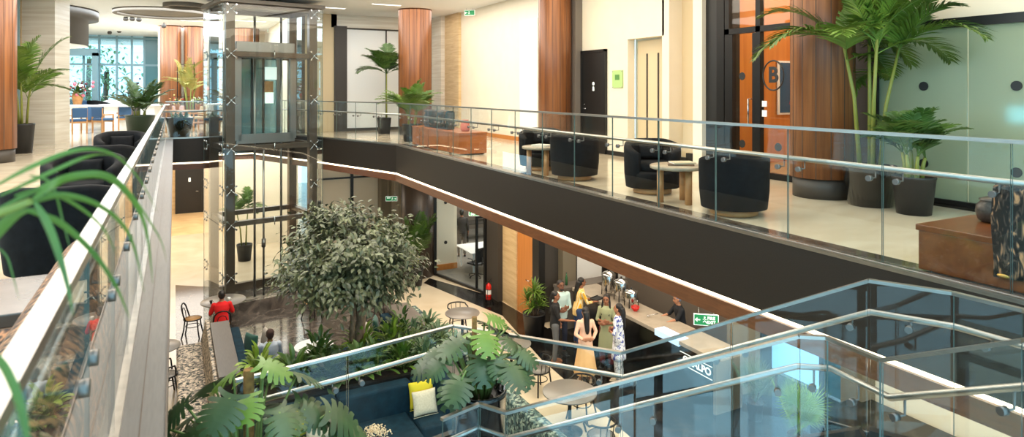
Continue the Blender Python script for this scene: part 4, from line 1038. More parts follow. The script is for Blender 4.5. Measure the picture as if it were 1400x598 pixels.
def palm(label, loc, potr, poth, H, nf, L, spread, ll, lw, seed, m='leafp', potm='potmat', canes=3, nl=26, droop=1.1, square=False, cm='cane', ck=.03, group=None, rz=0, lo=0.0, name='potted_palm'):
    r = random.Random(seed); t = thing(name, label, 'potted palm', loc, rz, group)
    pot(t, potr, poth, potm, square=square)
    tops = []; mb = MB()
    for c in range(canes):
        a = 2*PI*c/canes+r.random(); lean = Vector((math.cos(a), math.sin(a), 0))*(.12*H if canes > 1 else 0)
        b = Vector((math.cos(a), math.sin(a), 0))*potr*.35; hh = H*(1-.28*c/max(1, canes))
        pts = [b+Vector((0, 0, poth*.88)), b+lean*.3+Vector((0, 0, poth+hh*.5)), b+lean+Vector((0, 0, poth+hh))]
        mb.tube(pts, ck, 8, r2=ck*.6); tops.append((pts, a))
    mb.build('cane_stems', cm, t)
    mb = MB()
    for k in range(nf):
        pts, a0 = tops[k % canes]; f = 1-lo*r.random(); p = pts[1].lerp(pts[2], f) if f > .5 else pts[0].lerp(pts[1], f*2)
        a = k*2.4+r.uniform(-.3, .3); e = math.radians(r.uniform(*spread))
        d = Vector((math.cos(a)*math.cos(e), math.sin(a)*math.cos(e), math.sin(e)))
        frond(mb, p, d, L*r.uniform(.8, 1.1), droop, nl, ll, lw, r)
    mb.build('fronds', m, t)
    return t
# upper right
palm('tall potted areca palm with arching fronds beside the right walnut column', (8.1, 5.3, UP), .34, .52, 1.95, 30, 1.2, (15, 80), .42, .04, 5, canes=4, droop=1.7, potm='potblk', lo=.5, nl=30)
palm('smaller bushy potted palm in front of the frosted glass, right of the tall one', (8.0, 4.68, UP), .24, .46, .3, 26, .6, (40, 85), .26, .026, 6, 'leafpd', canes=5, droop=1.2, potm='potmat')
palm('tall slender palm in a square black pot left of the farther wooden column', (6.35, 21.5, UP), .28, .55, 1.5, 13, 1.25, (15, 80), .42, .05, 8, 'leafpd', canes=1, potm='potmat', square=True, droop=1.2)
palm('bright green palm behind the throw covered bench on the far right promenade', (6.15, 18.0, UP), .3, .5, .3, 18, 1.15, (40, 85), .34, .04, 9, 'leafp', canes=4, droop=1.2)
# upper left
palm('potted palm between the left walnut column and the travertine pillar', (-3.2, 19.0, UP), .25, .7, 1.2, 16, 1.25, (10, 80), .42, .045, 10, 'leafp', canes=3, droop=1.1, potm='potmat', lo=.6)
palm('leafy palm in a green pot at the head of the left railing', (-.95, 23.4, UP), .42, .7, .15, 20, 1.1, (30, 80), .32, .04, 11, 'leafpd', canes=5, potm='potgrn', droop=1.0)
palm('yellow green palm seen against the far orange columns', (.55, 28.6, UP), .3, .5, 1.4, 18, 1.25, (25, 85), .24, .03, 12, 'leafy', canes=4, droop=1.4, lo=.5)
palm('small palm seen through the glass lift on the upper floor', (2.35, 26.5, UP), .24, .45, 1.3, 14, .9, (20, 80), .3, .035, 13, 'leafp', canes=2, droop=1.2)
# lower
palm('potted palm on the lower floor beside the dark round column', (6.85, 19.8, .0), .3, .55, .5, 18, 1.35, (45, 85), .36, .04, 14, 'leafpd', canes=4, droop=1.0, potm='potmat')
palm('palm glimpsed through the lower part of the glass lift', (2.3, 25.6, 0), .28, .6, 1.3, 14, .9, (20, 80), .3, .035, 15, 'leafp', canes=2, droop=1.2)

M['leaffan'] = tex('fan_leaf', (92, 140, 32), (136, 176, 66), .45, 'noise', (1, 1, 1), 3)
def fan_palm(label, loc, seed, s=1., m='leafp'):
    r = random.Random(seed); t = thing('fan_palm', label, 'potted palm', loc); t.scale = (s,)*3
    pot(t, .24, .5, 'potmat')
    st = MB(); lf = MB()
    for k in range(11):
        a = k*2.4; e = math.radians(r.uniform(48, 86)); d = Vector((math.cos(a)*math.cos(e), math.sin(a)*math.cos(e), math.sin(e)))
        p0 = Vector((0, 0, .45)); p1 = p0+d*r.uniform(.45, .8)
        st.tube([p0, p0.lerp(p1, .5)+Vector((0, 0, .04)), p1], .008, 5)
        side = d.cross(Vector((0, 0, 1))).normalized(); up = side.cross(d).normalized()
        for j in range(30):
            b = math.radians(-125+250*j/29); dr = d*math.cos(b)+side*math.sin(b)+up*.12
            leaf_strip(lf, p1, dr, up, .6*(1-.25*abs(b)/2.2)*r.uniform(.85, 1.05), .02, .3, 4, .3)
    st.build('petioles', 'stem', t); lf.build('leaves', m, t)
    return t
fan_palm('bright green fan palm below the stair glass at lower right', (9.45, 7.45, 0), 3, .82, 'leaffan')
fan_palm('pale fan palm standing in for a reflection left of the brighter one', (9.85, 8.75, 0), 5, .68, 'leafg')  # a reflection, modelled as a second pale plant

def monstera_leaf(mb, base, d, nrm, L, lobes=6, rnd=random):
    """heart shaped split leaf: lobes joined near the midrib, slits toward the margin"""
    b = mb.bm; d = d.normalized(); side = d.cross(nrm).normalized(); nrm = side.cross(d).normalized()
    cu = rnd.uniform(.12, .3)
    def P(u, v): return Vector(base)+d*u*L+side*v+nrm*(-cu*u*u*L-.5*v*v/L+.06*abs(v))
    def half(u): return L*.56*max(.02, math.sin(PI*min(1, max(0, (u+.22)/1.24))))**.7
    for sg in (-1, 1):
        for k in range(lobes):
            u0 = -.02+.96*k/lobes; u1 = -.02+.96*(k+1)/lobes; prev = None; n = 6
            for j in range(n+1):
                f = j/n
                sw = (.02+.16*(k/lobes))*f*f-(.2*f*f if k == 0 else 0)-(.06*f*f if k == 1 else 0)
                g = (u1-u0)*(.0 if f < .4 else .13*min(1, (f-.4)/.15))
                ua = u0+sw+(g if k > 0 else 0); ub = u1+sw+(0 if k == lobes-1 else .04*f)-(g if k < lobes-1 else 0)
                R = half((u0+u1)/2+.02)
                if f == 1: m_ = (ua+ub)/2; ua = m_-(ub-ua)*.22 if False else ua+(ub-ua)*.3; ub = ub-(ub-m_)*.3
                Ra = R*f
                a = b.verts.new(P(ua, sg*Ra)); c = b.verts.new(P(min(ub, 1.06), sg*Ra*(.93 if k < lobes-1 else (1-.85*f))))
                if prev: b.faces.new([prev[0], a, c, prev[1]]).smooth = True
                prev = (a, c)
def monstera(label, loc, seed, n, R, H, L, potr=None, poth=0, pole=None, m='leafm', young=3, name='monstera_plant', light='leafml', low=0.):
    r = random.Random(seed); t = thing(name, label, 'monstera plant', loc)
    if potr: pot(t, potr, poth, 'potblk', .9, 40)
    st = MB(); lf = MB(); lf2 = MB(); z0 = poth*.9
    if pole: MB().tube([(pole[0], pole[1], z0), (pole[0], pole[1], z0+pole[2])], pole[3], 12).build('moss_pole', 'moss', t)
    for k in range(n):
        a = k*2.399+r.uniform(-.3, .3); rr = R*math.sqrt((k+.6)/n)*r.uniform(.8, 1.1); h = H*(1-.65*(rr/R)**1.5)*r.uniform(.75, 1.1)+low
        p0 = Vector((.06*math.cos(a), .06*math.sin(a), z0)); p1 = Vector((rr*math.cos(a), rr*math.sin(a), z0+h))
        mid = p0.lerp(p1, .5)+Vector((0, 0, .12+.1*r.random()))
        st.tube([p0, mid, p1], .011, 6, r2=.007)
        out = Vector((math.cos(a), math.sin(a), 0)); e = -.35-.5*r.random()*(rr/R)
        d = (out+Vector((r.uniform(-.3, .3), r.uniform(-.3, .3), e))).normalized()
        nrm = Vector((out.x*.6+r.uniform(-.2, .2), out.y*.6+r.uniform(-.2, .2)-.35, 1.0)).normalized()
        ll = L*r.uniform(.8, 1.15)
        monstera_leaf(lf2 if k < young else lf, p1-d*ll*.1, d, nrm, ll, 6+(k % 2), r)
    st.build('petioles', 'stem', t); lf.build('leaves', m, t)
    if young: lf2.build('young_leaves', light, t)
    else: lf2.bm.free()
    return t
p = D3(657, 531, 5.02)
monstera('large potted monstera in a glossy black pot behind the near stair rail', (p.x, p.y, 3.242), 21, 24, .46, .64, .2, .205, p.z-3.242, pole=(-.03, .05, .62, .02), young=3, low=.02)
p = D3(340, 560, 4.0)
monstera('big monstera climbing a brown moss pole in the left foreground', (p.x, p.y, 3.242), 25, 42, .66, .88, .235, .22, .45, pole=(0, .0, .93, .032), young=4, low=.06)
def bush(label, loc, seed, R, H, n, L, w, m, stalk=True, group='leafy plants in the planter', name='leafy_plant', drp=.7, e=(35, 85)):
    r = random.Random(seed); t = thing(name, label, 'plant', loc, 0, group)
    lf = MB(); st = MB()
    for k in range(n):
        a = k*2.399+r.uniform(-.4, .4); el = math.radians(r.uniform(*e)); b = Vector((R*.35*r.random()*math.cos(a), R*.35*r.random()*math.sin(a), 0))
        d = Vector((math.cos(a)*math.cos(el), math.sin(a)*math.cos(el), math.sin(el)))
        hs = H*r.uniform(.25, 1)*math.sin(el); p = b+Vector((d.x*R*.8, d.y*R*.8, hs))
        if stalk: st.tube([b, b.lerp(p, .5)+Vector((0, 0, .03)), p], .005, 4)
        leaf_strip(lf, p, d+Vector((0, 0, -.2)), Vector((0, 0, 1)), L*r.uniform(.7, 1.15), w*r.uniform(.8, 1.1), drp*1.6, 5, .18)
    st.build('stems', 'stem', t) if stalk else st.bm.free()
    lf.build('leaves', m, t)
    return t
SP = [
 (1.42, 12.8, .3, .5, 60, .32, .12, 'leafb', 'bright yellow green dracaena at the left of the planter, by the seated person'),
 (1.95, 12.3, .35, .5, 60, .3, .13, 'leafd', 'dark broad leaved plant in the left of the planter behind the monstera'),
 (2.5, 12.85, .33, .62, 80, .24, .1, 'leafd', 'deep green bushy plant left of the ficus trunk'),
 (2.55, 12.0, .3, .4, 50, .34, .2, 'leafm', 'grey green broad leaved plant in front of the ficus trunk'),
 (3.1, 12.1, .28, .45, 50, .3, .16, 'leafd', 'dark rounded plant right below the ficus trunk'),
 (3.35, 12.95, .34, .58, 90, .28, .075, 'leafb', 'bright lime leafy plant just right of the ficus trunk'),
 (3.45, 12.2, .34, .45, 90, .28, .075, 'leafd', 'lance leaved plant along the planter front, middle'),
 (3.95, 12.85, .32, .6, 90, .28, .07, 'leafb', 'lime green lance leaved plant toward the right of the planter'),
 (3.95, 12.1, .34, .42, 80, .26, .08, 'leafp', 'fresh green plant spilling over the planter front above the yellow cushion'),
 (4.35, 12.75, .3, .62, 80, .2, .06, 'leafg', 'silvery leaved plant at the right end of the planter'),
 (4.35, 12.0, .3, .5, 80, .24, .08, 'leafg', 'silver green plant at the right front corner of the planter'),
 (4.2, 13.0, .26, .75, 60, .22, .09, 'leafd', 'darker taller plant beside the emerald cushion'),
]
for i, (x, y, R, H, n, L, w, m, lab) in enumerate(SP): bush(lab, (x, y, .87), 40+i, R, H, n, L, w, m)
for i, (x, y) in enumerate(((4.85, 12.5), (4.85, 13.15), (4.9, 11.75))):
    t = bush(['silvery trailing plant in a low trough on the grey ledge, middle', 'silvery trailing plant in a low trough on the grey ledge, far one', 'silvery trailing plant in a low trough on the grey ledge, near the monstera'][i], (x, y, 1.05), 70+i, .3, .32, 60, .2, .08, 'leafg', group='plants on the grey ledge', name='trough_plant')
    MB().box(-.12, .12, -.25, .25, .0, .09).build('trough', 'black', t)
for i, (x, y, R, H) in enumerate(((1.0, 8.3, .5, .9), (1.2, 7.4, .45, .8), (.9, 10.3, .45, .7))):
    t = bush(['dark leafy plant in the bottom left foreground behind the ledge glass', 'dark leafy plant lowest in the bottom left corner', 'broad leaved plant on the left side of the moss pole'][i], (x, y, .7), 80+i, R, H, 60, .4, .2, 'leafm' if i else 'leafd', group='foreground plants by the banquette', name='foreground_plant')
    MB().lathe([(.2, -.7), (.26, -.05), (.26, 0), (.2, 0)], 20).build('pot', 'potmat', t)
# dracaena by the orange door
t = thing('potted_dracaena', 'spiky green dracaena in a black pot by the orange door', 'potted plant', (8.15, 14.3, .006))
pot(t, .3, .6, 'potmat'); r = random.Random(4); mb = MB(); st = MB()
for (hx, hy, hz) in ((0, 0, 1.15), (.14, .1, .95), (-.14, .08, .9), (.06, -.16, .8), (-.1, -.1, .75)):
    st.tube([(hx*.4, hy*.4, .5), (hx, hy, hz)], .018, 6)
    for k in range(34):
        a = k*2.4; e = math.radians(r.uniform(-5, 85)); leaf_strip(mb, (hx, hy, hz), Vector((math.cos(a)*math.cos(e), math.sin(a)*math.cos(e), math.sin(e))), Vector((0, 0, 1)), .36*r.uniform(.8, 1.1), .04, .7, 4)
st.build('canes', 'bark', t); mb.build('leaves', 'leafp', t)
# ficus
fc = thing('ficus_tree', 'bushy grey green ficus tree rising from the planter before the lift', 'tree', (3.25, 12.9, .85))
r = random.Random(17); mb = MB(); tips = []
mb.tube([(0, 0, 0), (.03, .02, .45), (.1, .05, .8), (.06, .08, 1.5)], .12, 12, r2=.08).tube([(-.05, .02, 0), (-.1, .0, .5), (-.02, .1, 1.4)], .07, 10, r2=.05)
for k in range(22):
    a = k*2.4; e = math.radians(r.uniform(5, 80)); d = Vector((math.cos(a)*math.cos(e), math.sin(a)*math.cos(e), math.sin(e)))
    p = Vector((.05, .07, 1.3+.3*r.random())); q = p+Vector((d.x*1.0, d.y*1.0, d.z*.85+.1)); mb.tube([p, p.lerp(q, .5)+Vector((0, 0, .1)), q], .035, 6, r2=.01); tips.append((p, q))
mb.build('trunk', 'bark', fc)
lf = MB()
cents = [(Vector((r.uniform(-1.35, 1.35), r.uniform(-1.2, 1.2), 0)), 0) for _ in range(0)]
clumps = []
while len(clumps) < 105:
    v = Vector((r.uniform(-1, 1), r.uniform(-1, 1), r.uniform(-1, 1)))
    if .45 < v.length < 1: clumps.append(Vector((v.x*1.42-.16, v.y*1.3, 2.22+v.z*.86-.2*(v.x**2+v.y**2))))
for c in clumps:
    out = (c-Vector((0, 0, 1.7))).normalized()
    for j in range(90):
        p = c+Vector((r.gauss(0, .17), r.gauss(0, .17), r.gauss(0, .13)))
        d = (out*.6+Vector((r.uniform(-1, 1), r.uniform(-1, 1), r.uniform(-1.2, .2)))).normalized()
        leaf_strip(lf, p, d, (out+Vector((0, 0, .8))).normalized(), r.uniform(.09, .16), .068, .4, 2, .12)
lf.build('foliage', 'leaff', fc)

# foreground palm whose leaflets hang into the left of the frame
fp = thing('foreground_palm', 'palm whose blurred green leaflets arch in from the left edge, close to the camera', 'potted palm', (-1.55, .45, UP))
pot(fp, .28, .5, 'potmat'); g = MB(); lf = MB(); o0 = Vector(fp.location)
rach = [Vector((-1.5, .5, 5.2))-o0, D3(-260, 420, 1.35)-o0, D3(-110, 330, 1.2)-o0, D3(-20, 300, 1.1)-o0, D3(40, 276, 1.05)-o0]
g.tube(rach, .012, 8, r2=.006); g.build('rachis', 'cane', fp)
def blade(pts, D0, D1, w):
    n = len(pts); P = [D3(x, y, D0+(D1-D0)*i/(n-1))-o0 for i, (x, y) in enumerate(pts)]
    # smooth sampling
    Q = []
    for i in range(n-1):
        p0 = P[max(0, i-1)]; p1 = P[i]; p2 = P[i+1]; p3 = P[min(n-1, i+2)]
        for k in range(6):
            t_ = k/6; Q.append(.5*((2*p1)+(p2-p0)*t_+(2*p0-5*p1+4*p2-p3)*t_*t_+(3*p1-p0-3*p2+p3)*t_**3))
    Q.append(P[-1]); rows = []
    for i, q in enumerate(Q):
        f = i/(len(Q)-1); d = (Q[min(i+1, len(Q)-1)]-Q[max(i-1, 0)]).normalized()
        s = d.cross(Vector((.46, .88, .25))).normalized(); nn = s.cross(d)
        ww = w*min(1, .35+f*3)*max(.06, 1-f**2.2)
        rows.append([lf.bm.verts.new(q-s*ww/2+nn*ww*.15), lf.bm.verts.new(q), lf.bm.verts.new(q+s*ww/2+nn*ww*.15)])
    for a, b in zip(rows, rows[1:]):
        lf.bm.faces.new([a[0], a[1], b[1], b[0]]).smooth = True; lf.bm.faces.new([a[1], a[2], b[2], b[1]]).smooth = True
for pts, D0, D1, w in (
  ([(35, 280), (85, 268), (140, 285), (178, 325), (197, 400)], 1.05, 1.25, .014),
  ([(45, 272), (90, 245), (150, 246), (195, 300), (209, 388)], 1.05, 1.3, .016),
  ([(46, 276), (68, 318), (88, 378), (100, 432)], 1.05, 1.0, .018),
  ([(35, 288), (80, 305), (125, 345), (158, 392), (178, 438)], 1.05, 1.15, .014),
  ([(0, 268), (60, 240), (115, 216), (150, 212), (180, 220)], 1.1, 1.3, .008),
  ([(-10, 290), (50, 260), (105, 238), (160, 246), (215, 320), (228, 358)], 1.1, 1.35, .009),
  ([(-20, 262), (50, 225), (110, 205), (155, 212), (190, 245), (215, 290)], 1.1, 1.3, .009),
  ([(40, 240), (70, 252), (85, 300), (98, 350)], 1.1, 1.1, .006),
  ([(-30, 345), (0, 312), (25, 292), (50, 286)], 1.1, 1.05, .022),
  ([(-30, 480), (0, 500), (22, 545), (36, 600), (44, 640)], .8, .75, .02),
  ([(-10, 335), (8, 350), (18, 380), (26, 410)], 1.15, 1.15, .005),
  ([(20, 268), (60, 262), (105, 282), (140, 312), (160, 350)], 1.08, 1.2, .01)):
    if pts[0][1] != 480: blade(pts, D0, D1, w)
lf.build('leaflets', 'leafp', fp)
lf = MB(); blade([(-30, 480), (0, 500), (22, 545), (36, 600), (44, 640)], .8, .75, .02); lf.build('low_leaflet', 'leafp', fp)
# ------------------------------------------------------------------ people (each faces local +y)
SK = [mat('skin_brown', (150, 98, 70), .55), mat('skin_tan', (178, 122, 90), .55), mat('skin_deep', (122, 78, 56), .55)]
HAIR = tex('black_hair', (16, 13, 12), (34, 28, 25), .5, 'noise', (12, 12, 1), 6)
def loft(mb, rings, n=20):
    b = mb.bm; R = []
    for cx_, cy_, z, rx, ry in rings: R.append([b.verts.new((cx_+rx*math.cos(2*PI*i/n), cy_+ry*math.sin(2*PI*i/n), z)) for i in range(n)])
    for p, q in zip(R, R[1:]):
        for i in range(n): b.faces.new([p[i], p[(i+1) % n], q[(i+1) % n], q[i]]).smooth = True
    b.faces.new(R[0][::-1]); b.faces.new(R[-1]); return mb
def limb(mb, pts, rs, n=12):
    pts = [Vector(p) for p in pts]
    for (a, b), (ra, rb) in zip(zip(pts, pts[1:]), zip(rs, rs[1:])):
        mb.tube([a, a.lerp(b, .33), b], lambda f, ra=ra, rb=rb: ra+(rb-ra)*f, n)
    for p, r in zip(pts, rs): mb.ball(p, r*.99, n=12, m=8)
    return mb
def remesh(o, v, sm=4, fac=.5):
    md = o.modifiers.new('r', 'REMESH'); md.mode = 'VOXEL'; md.voxel_size = v; md.use_smooth_shade = True
    s2 = o.modifiers.new('s', 'SMOOTH'); s2.iterations = sm; s2.factor = fac
    return o
def hand(mb, w, d, palm_n, curl=.5, side=1, s=1.0):
    """palm and five fingers: w wrist, d direction, palm_n the palm's facing normal, side = thumb side sign"""
    w = Vector(w); d = Vector(d).normalized(); pn = Vector(palm_n); pn = (pn-d*pn.dot(d)).normalized(); x = d.cross(pn)*side
    c = w+d*.05*s
    for k in range(4):
        o = x*(.027-.018*k)*s
        mb.tube([w+o*.6, c+o, w+d*.085*s+o], lambda f: (.014+.0*f)*s, 8)
        L = (.07, .078, .072, .056)[k]*s; p = w+d*.085*s+o; dd = d.copy(); pts = [p]
        for j in range(3):
            dd = (dd+pn*curl*(.35+.2*j)).normalized(); p = p+dd*L/3; pts.append(p)
        mb.tube(pts, lambda f: (.0098-.0022*f)*s, 8)
    p = w+d*.02*s+x*.022*s; q = p+(x*.75+d*.65+pn*.25).normalized()*.04*s; e = q+(d*.9+x*.2+pn*.4*curl).normalized()*.032*s
    mb.tube([p, q, e], lambda f: (.0125-.003*f)*s, 8)
    return mb
def person(label, loc, rz, skin=0, h=1.62, arms=None, legs=None, shirt=None, sleeve=.9, shirtm=None, bottom='trousers', botm=None, hem=.75, hair='bun', female=True, look=(0, 0), lean=0., sit=False, shoem='black', shirt_hem=.86, cap=None, name='person', beard=False, flare=.0, holdz=None):
    t = thing(name, label, 'person', loc, rz)
    s = h/1.7; wd = .9 if female else 1.02
    zb = -.47*1 if sit else 0     # sitting lowers the torso
    def T(x, y, z): return Vector((x*s, y*s+lean*max(0, (z-.95))*s, (z+zb)*s))
    sh = .175*wd
    legs = legs or {1: ((.09, 0, .93), (.1, .02, .5), (.11, -.02, .09)), -1: ((-.09, 0, .93), (-.1, .02, .5), (-.11, -.02, .09))}
    arms = arms or {}
    bm_ = MB()
    loft(bm_, [(*T(0, 0, z).xy, T(0, 0, z).z, rx*s*wd, ry*s) for z, rx, ry in ((.86, .10, .09), (.93, .165, .115), (1.05, .145, .10), (1.15, .13, .095), (1.3, .16, .11), (1.4, .165, .095), (1.455, .09, .065), (1.48, .055, .055))])
    hd = T(0, .015, 1.6)
    bm_.tube([T(0, 0, 1.42), T(0, .005, 1.5), T(0, .015, 1.58)], .052*s, 14)
    lx = look[0]; R = Matrix.Rotation(lx, 3, 'Z') @ Matrix.Rotation(look[1], 3, 'X')
    def Hh(x, y, z): return hd+R @ Vector((x, y, z))*s
    for (x, y, z, a, b, c) in ((0, -.01, .045, .076, .093, .082), (0, .02, -.02, .062, .07, .075), (0, .045, -.06, .036, .036, .036)):
        p = Hh(x, y, z); bm_.ball(p, a*s, b*s, c*s, 18, 12)
    bm_.tube([Hh(0, .085, .035), Hh(0, .108, -.005)], .012*s, 8)
    bm_.ball(Hh(0, .104, -.005), .015*s, n=8, m=6)
    for e in (-1, 1): bm_.ball(Hh(e*.078, -.005, .005), .013*s, .02*s, .03*s, 8, 6)
    J = {}
    for sd in (1, -1):
        a = arms.get(sd, ((.23*sd, -.02, 1.12), (.24*sd, .04, .88), (0, .1, -1), (-sd, 0, 0), .5))
        S0 = T(sd*sh, 0, 1.395); E0 = T(*a[0]); W0 = T(*a[1]); J[sd] = (S0, E0, W0)
        limb(bm_, [S0, E0, W0], [.05*s*wd, .037*s*wd, .025*s])
        hand(bm_, W0, a[2], a[3], a[4], sd*(1 if len(a) < 6 else a[5]), s)
        l = [T(*q) for q in legs[sd]]; limb(bm_, l, [.085*s, .055*s, .037*s])
        an = l[2]; fw = Vector((0, 1, 0)); bm_.tube([an+Vector((0, -.04*s, -.045*s)), an+Vector((0, .06*s, -.05*s)), an+Vector((0, .16*s, -.062*s))], lambda f: (.04-.014*f)*s, 10)
        J[sd, 'l'] = l
    b = remesh(bm_.build('body', SK[skin], t), .0085)
    # face
    ey = MB(); 
    for e in (-1, 1): ey.ball(Hh(e*.03, .083, .03), .011*s, .006*s, .007*s, 8, 6)
    ey.build('eyes', mat('eye_dark', (20, 16, 14), .3), t)
    br = MB()
    for e in (-1, 1): br.tube([Hh(e*.015, .09, .05), Hh(e*.03, .09, .055), Hh(e*.048, .078, .05)], .004*s, 6)
    br.build('eyebrows', HAIR, t)
    MB().tube([Hh(-.022, .083, -.042), Hh(0, .09, -.04), Hh(.022, .083, -.042)], .006*s, 6).build('mouth', mat('lips', (130, 64, 56), .5), t)
    # hair
    hm = MB()
    for (x, y, z, a, b_, c) in ((0, -.025, .062, .086, .092, .085), (0, -.05, .01, .08, .06, .08)): hm.ball(Hh(x, y, z), a*s, b_*s, c*s, 18, 12)
    if hair == 'bun': hm.ball(Hh(0, -.13, .03), .04*s, n=12, m=8)
    if hair in ('long', 'pony'):
        w = .062 if hair == 'long' else .035
        hm.tube([Hh(0, -.09, .04), Hh(0, -.12, -.06), T(0, -.11, 1.38), T(.01, -.125, 1.22), T(.01, -.12, 1.15)], lambda f: w*s*(1-.55*f*f), 14, flat=1.25)
    if hair == 'front':
        for e in (-1, 1): hm.tube([Hh(e*.05, -.03, .06), Hh(e*.085, 0, -.04), T(e*.1, .05, 1.38), T(e*.09, .1, 1.25)], lambda f: .034*s*(1-.5*f), 12)
    if hair != 'bald':
        if cap: remesh(hm.build('cap', cap, t), .012)
        else: remesh(hm.build('hair', HAIR, t), .012)
    else: hm.bm.free()
    if beard: MB().ball(Hh(0, .055, -.06), .048*s, .045*s, .03*s).build('beard', HAIR, t)
    # shirt
    g = MB(); f = flare
    zs = ((shirt_hem, .165+f, .125+f), (.95, .172+f*.7, .125+f*.6), (1.08, .155, .112), (1.18, .142, .108), (1.3, .172, .122), (1.4, .178, .106), (1.45, .105, .078), (1.475, .07, .066))
    loft(g, [(*T(0, 0, z).xy, T(0, 0, z).z, rx*s*wd*1.02, ry*s*1.04) for z, rx, ry in zs])
    for sd in (1, -1):
        S0, E0, W0 = J[sd]
        if sleeve > .5: limb(g, [S0, E0, E0.lerp(W0, (sleeve-.5)*2)], [.062*s*wd, .048*s*wd, .036*s])
        else: limb(g, [S0, S0.lerp(E0, sleeve*2)], [.062*s*wd, .056*s*wd])
    remesh(g.build('shirt', shirtm, t), .012, 3)
    if bottom == 'trousers':
        g = MB(); loft(g, [(*T(0, 0, z).xy, T(0, 0, z).z, rx*s*wd, ry*s) for z, rx, ry in ((.84, .15, .11), (.93, .172, .122), (1.0, .16, .112))])
        for sd in (1, -1):
            l = J[sd, 'l']; limb(g, [l[0], l[1], l[1].lerp(l[2], .93)], [.097*s, .068*s, .052*s])
        remesh(g.build('trousers', botm, t), .012, 3)
    elif bottom == 'skirt':
        g = MB(); n = 40; rows = []
        for j in range(9):
            z = 1.0-(1.0-hem)*j/8; k = j/8
            rows.append([g.bm.verts.new(T((.15+.12*k+.014*k*math.sin(i*2*PI*10/n))*math.cos(2*PI*i/n), (.11+.13*k+.014*k*math.sin(i*2*PI*10/n))*math.sin(2*PI*i/n), z)) for i in range(n)])
        for p, q in zip(rows, rows[1:]):
            for i in range(n): g.bm.faces.new([p[i], p[(i+1) % n], q[(i+1) % n], q[i]]).smooth = True
        g.build('skirt', botm, t, solid=.006)
    elif bottom == 'kurta':
        g = MB(); n = 32; rows = []
        for j in range(8):
            k = j/7; z = 1.0-(1.0-hem)*k
            rows.append([g.bm.verts.new(T((.155+.05*k)*math.cos(2*PI*i/n), (.115+.05*k+.006*math.sin(i*1.9)*k)*math.sin(2*PI*i/n), z)) for i in range(n)])
        for p, q in zip(rows, rows[1:]):
            for i in range(n): g.bm.faces.new([p[i], p[(i+1) % n], q[(i+1) % n], q[i]]).smooth = True
        g.build('tunic_skirt', shirtm, t, solid=.006)
        g = MB()
        for sd in (1, -1):
            l = J[sd, 'l']; limb(g, [l[0], l[1], l[1].lerp(l[2], .95)], [.095*s, .075*s, .07*s])
        remesh(g.build('trousers', botm, t), .012, 3)
    for sd in (1, -1):
        an = J[sd, 'l'][2]; g = MB()
        g.tube([an+Vector((0, -.05*s, -.05*s)), an+Vector((0, .05*s, -.05*s)), an+Vector((0, .17*s, -.064*s))], lambda f: (.044-.014*f)*s, 10)
        g.box(an.x-.045*s, an.x+.045*s, an.y-.09*s, an.y+.2*s, an.z-.092*s, an.z-.075*s)
        remesh(g.build('shoe', shoem, t), .008, 2)
    return t
def toward(p, q): return math.atan2(q[1]-p[1], q[0]-p[0])-PI/2
C = lambda n, c, r=.85: mat(n, c, r)
FOLD = {1: ((.22, .04, 1.12), (.02, .2, 1.14), (-1, .1, .1), (0, -1, 0), .5), -1: ((-.22, .04, 1.1), (-.0, .22, 1.08), (1, .1, .15), (0, -1, 0), .5)}
STRIPE = tex('yellow_striped_cotton', (236, 176, 40), (246, 228, 180), .8, 'wave', (1, 0, 0), 9, 0, 0, lo=.45, hi=.55)
PRINT = tex('blue_print_cotton', (236, 236, 240), (70, 84, 160), .8, 'noise', (1, 1, 1), 16, 2, 1, lo=.52, hi=.6)
PRINTG = tex('grey_print_cotton', (206, 204, 202), (120, 120, 126), .8, 'noise', (1, 1, 1), 22, 2, 1, lo=.5, hi=.6)
person('woman in a black top and grey jeans standing at the left of the group', (7.78, 12.68, .006), toward((7.78, 12.68), (8.6, 12.2)), 0, 1.62,
       arms={1: ((.22, .1, 1.12), (.16, .34, 1.08), (-.1, 1, .0), (0, 0, -1), .3), -1: ((-.22, -.02, 1.14), (-.24, .1, .9), (.1, .3, -1), (1, 0, 0), .5)},
       shirtm=C('black_cotton', (30, 28, 28)), sleeve=.42, botm=C('grey_denim', (98, 98, 98)), hair='pony', look=(-.1, 0), shoem=C('tan_shoe', (150, 100, 70)))
person('man in a pale mint shirt with folded arms, behind the woman in black', (8.14, 13.02, .006), toward((8.14, 13.02), (7.9, 10.5)), 2, 1.73,
       arms=FOLD, shirtm=C('mint_shirt', (190, 212, 206)), sleeve=.85, botm=C('navy_trousers', (40, 44, 60)), hair='short', female=False, beard=True)
person('woman in a yellow and white striped shirt leaning on the counter', (8.78, 13.25, .006), toward((8.78, 13.25), (9.9, 13.0)), 0, 1.64,
       arms={1: ((.2, .16, 1.14), (.12, .38, 1.13), (-.3, 1, 0), (0, 0, -1), .4), -1: ((-.2, .14, 1.14), (-.1, .36, 1.13), (.3, 1, 0), (0, 0, -1), .4)},
       shirtm=STRIPE, sleeve=.8, botm=C('denim_blue', (54, 74, 110)), hair='long', lean=.15, shirt_hem=.8)
person('woman in a peach kurta over a pale orange skirt, seen from behind', (7.85, 11.55, .006), toward((7.85, 11.55), (8.3, 13.0)), 1, 1.58,
       arms={1: ((.25, -.02, 1.16), (.14, -.13, 1.02), (-1, -.1, .1), (0, 1, 0), .4), -1: ((-.25, -.06, 1.14), (-.1, -.17, 1.04), (1, -.1, .1), (0, 1, 0), .4)},
       shirtm=C('peach_cotton', (240, 194, 164)), sleeve=.9, bottom='skirt', botm=C('apricot_skirt', (240, 190, 130)), hem=.22, hair='long', shoem=C('beige_sandal', (196, 170, 140)), shirt_hem=.76, flare=.02)
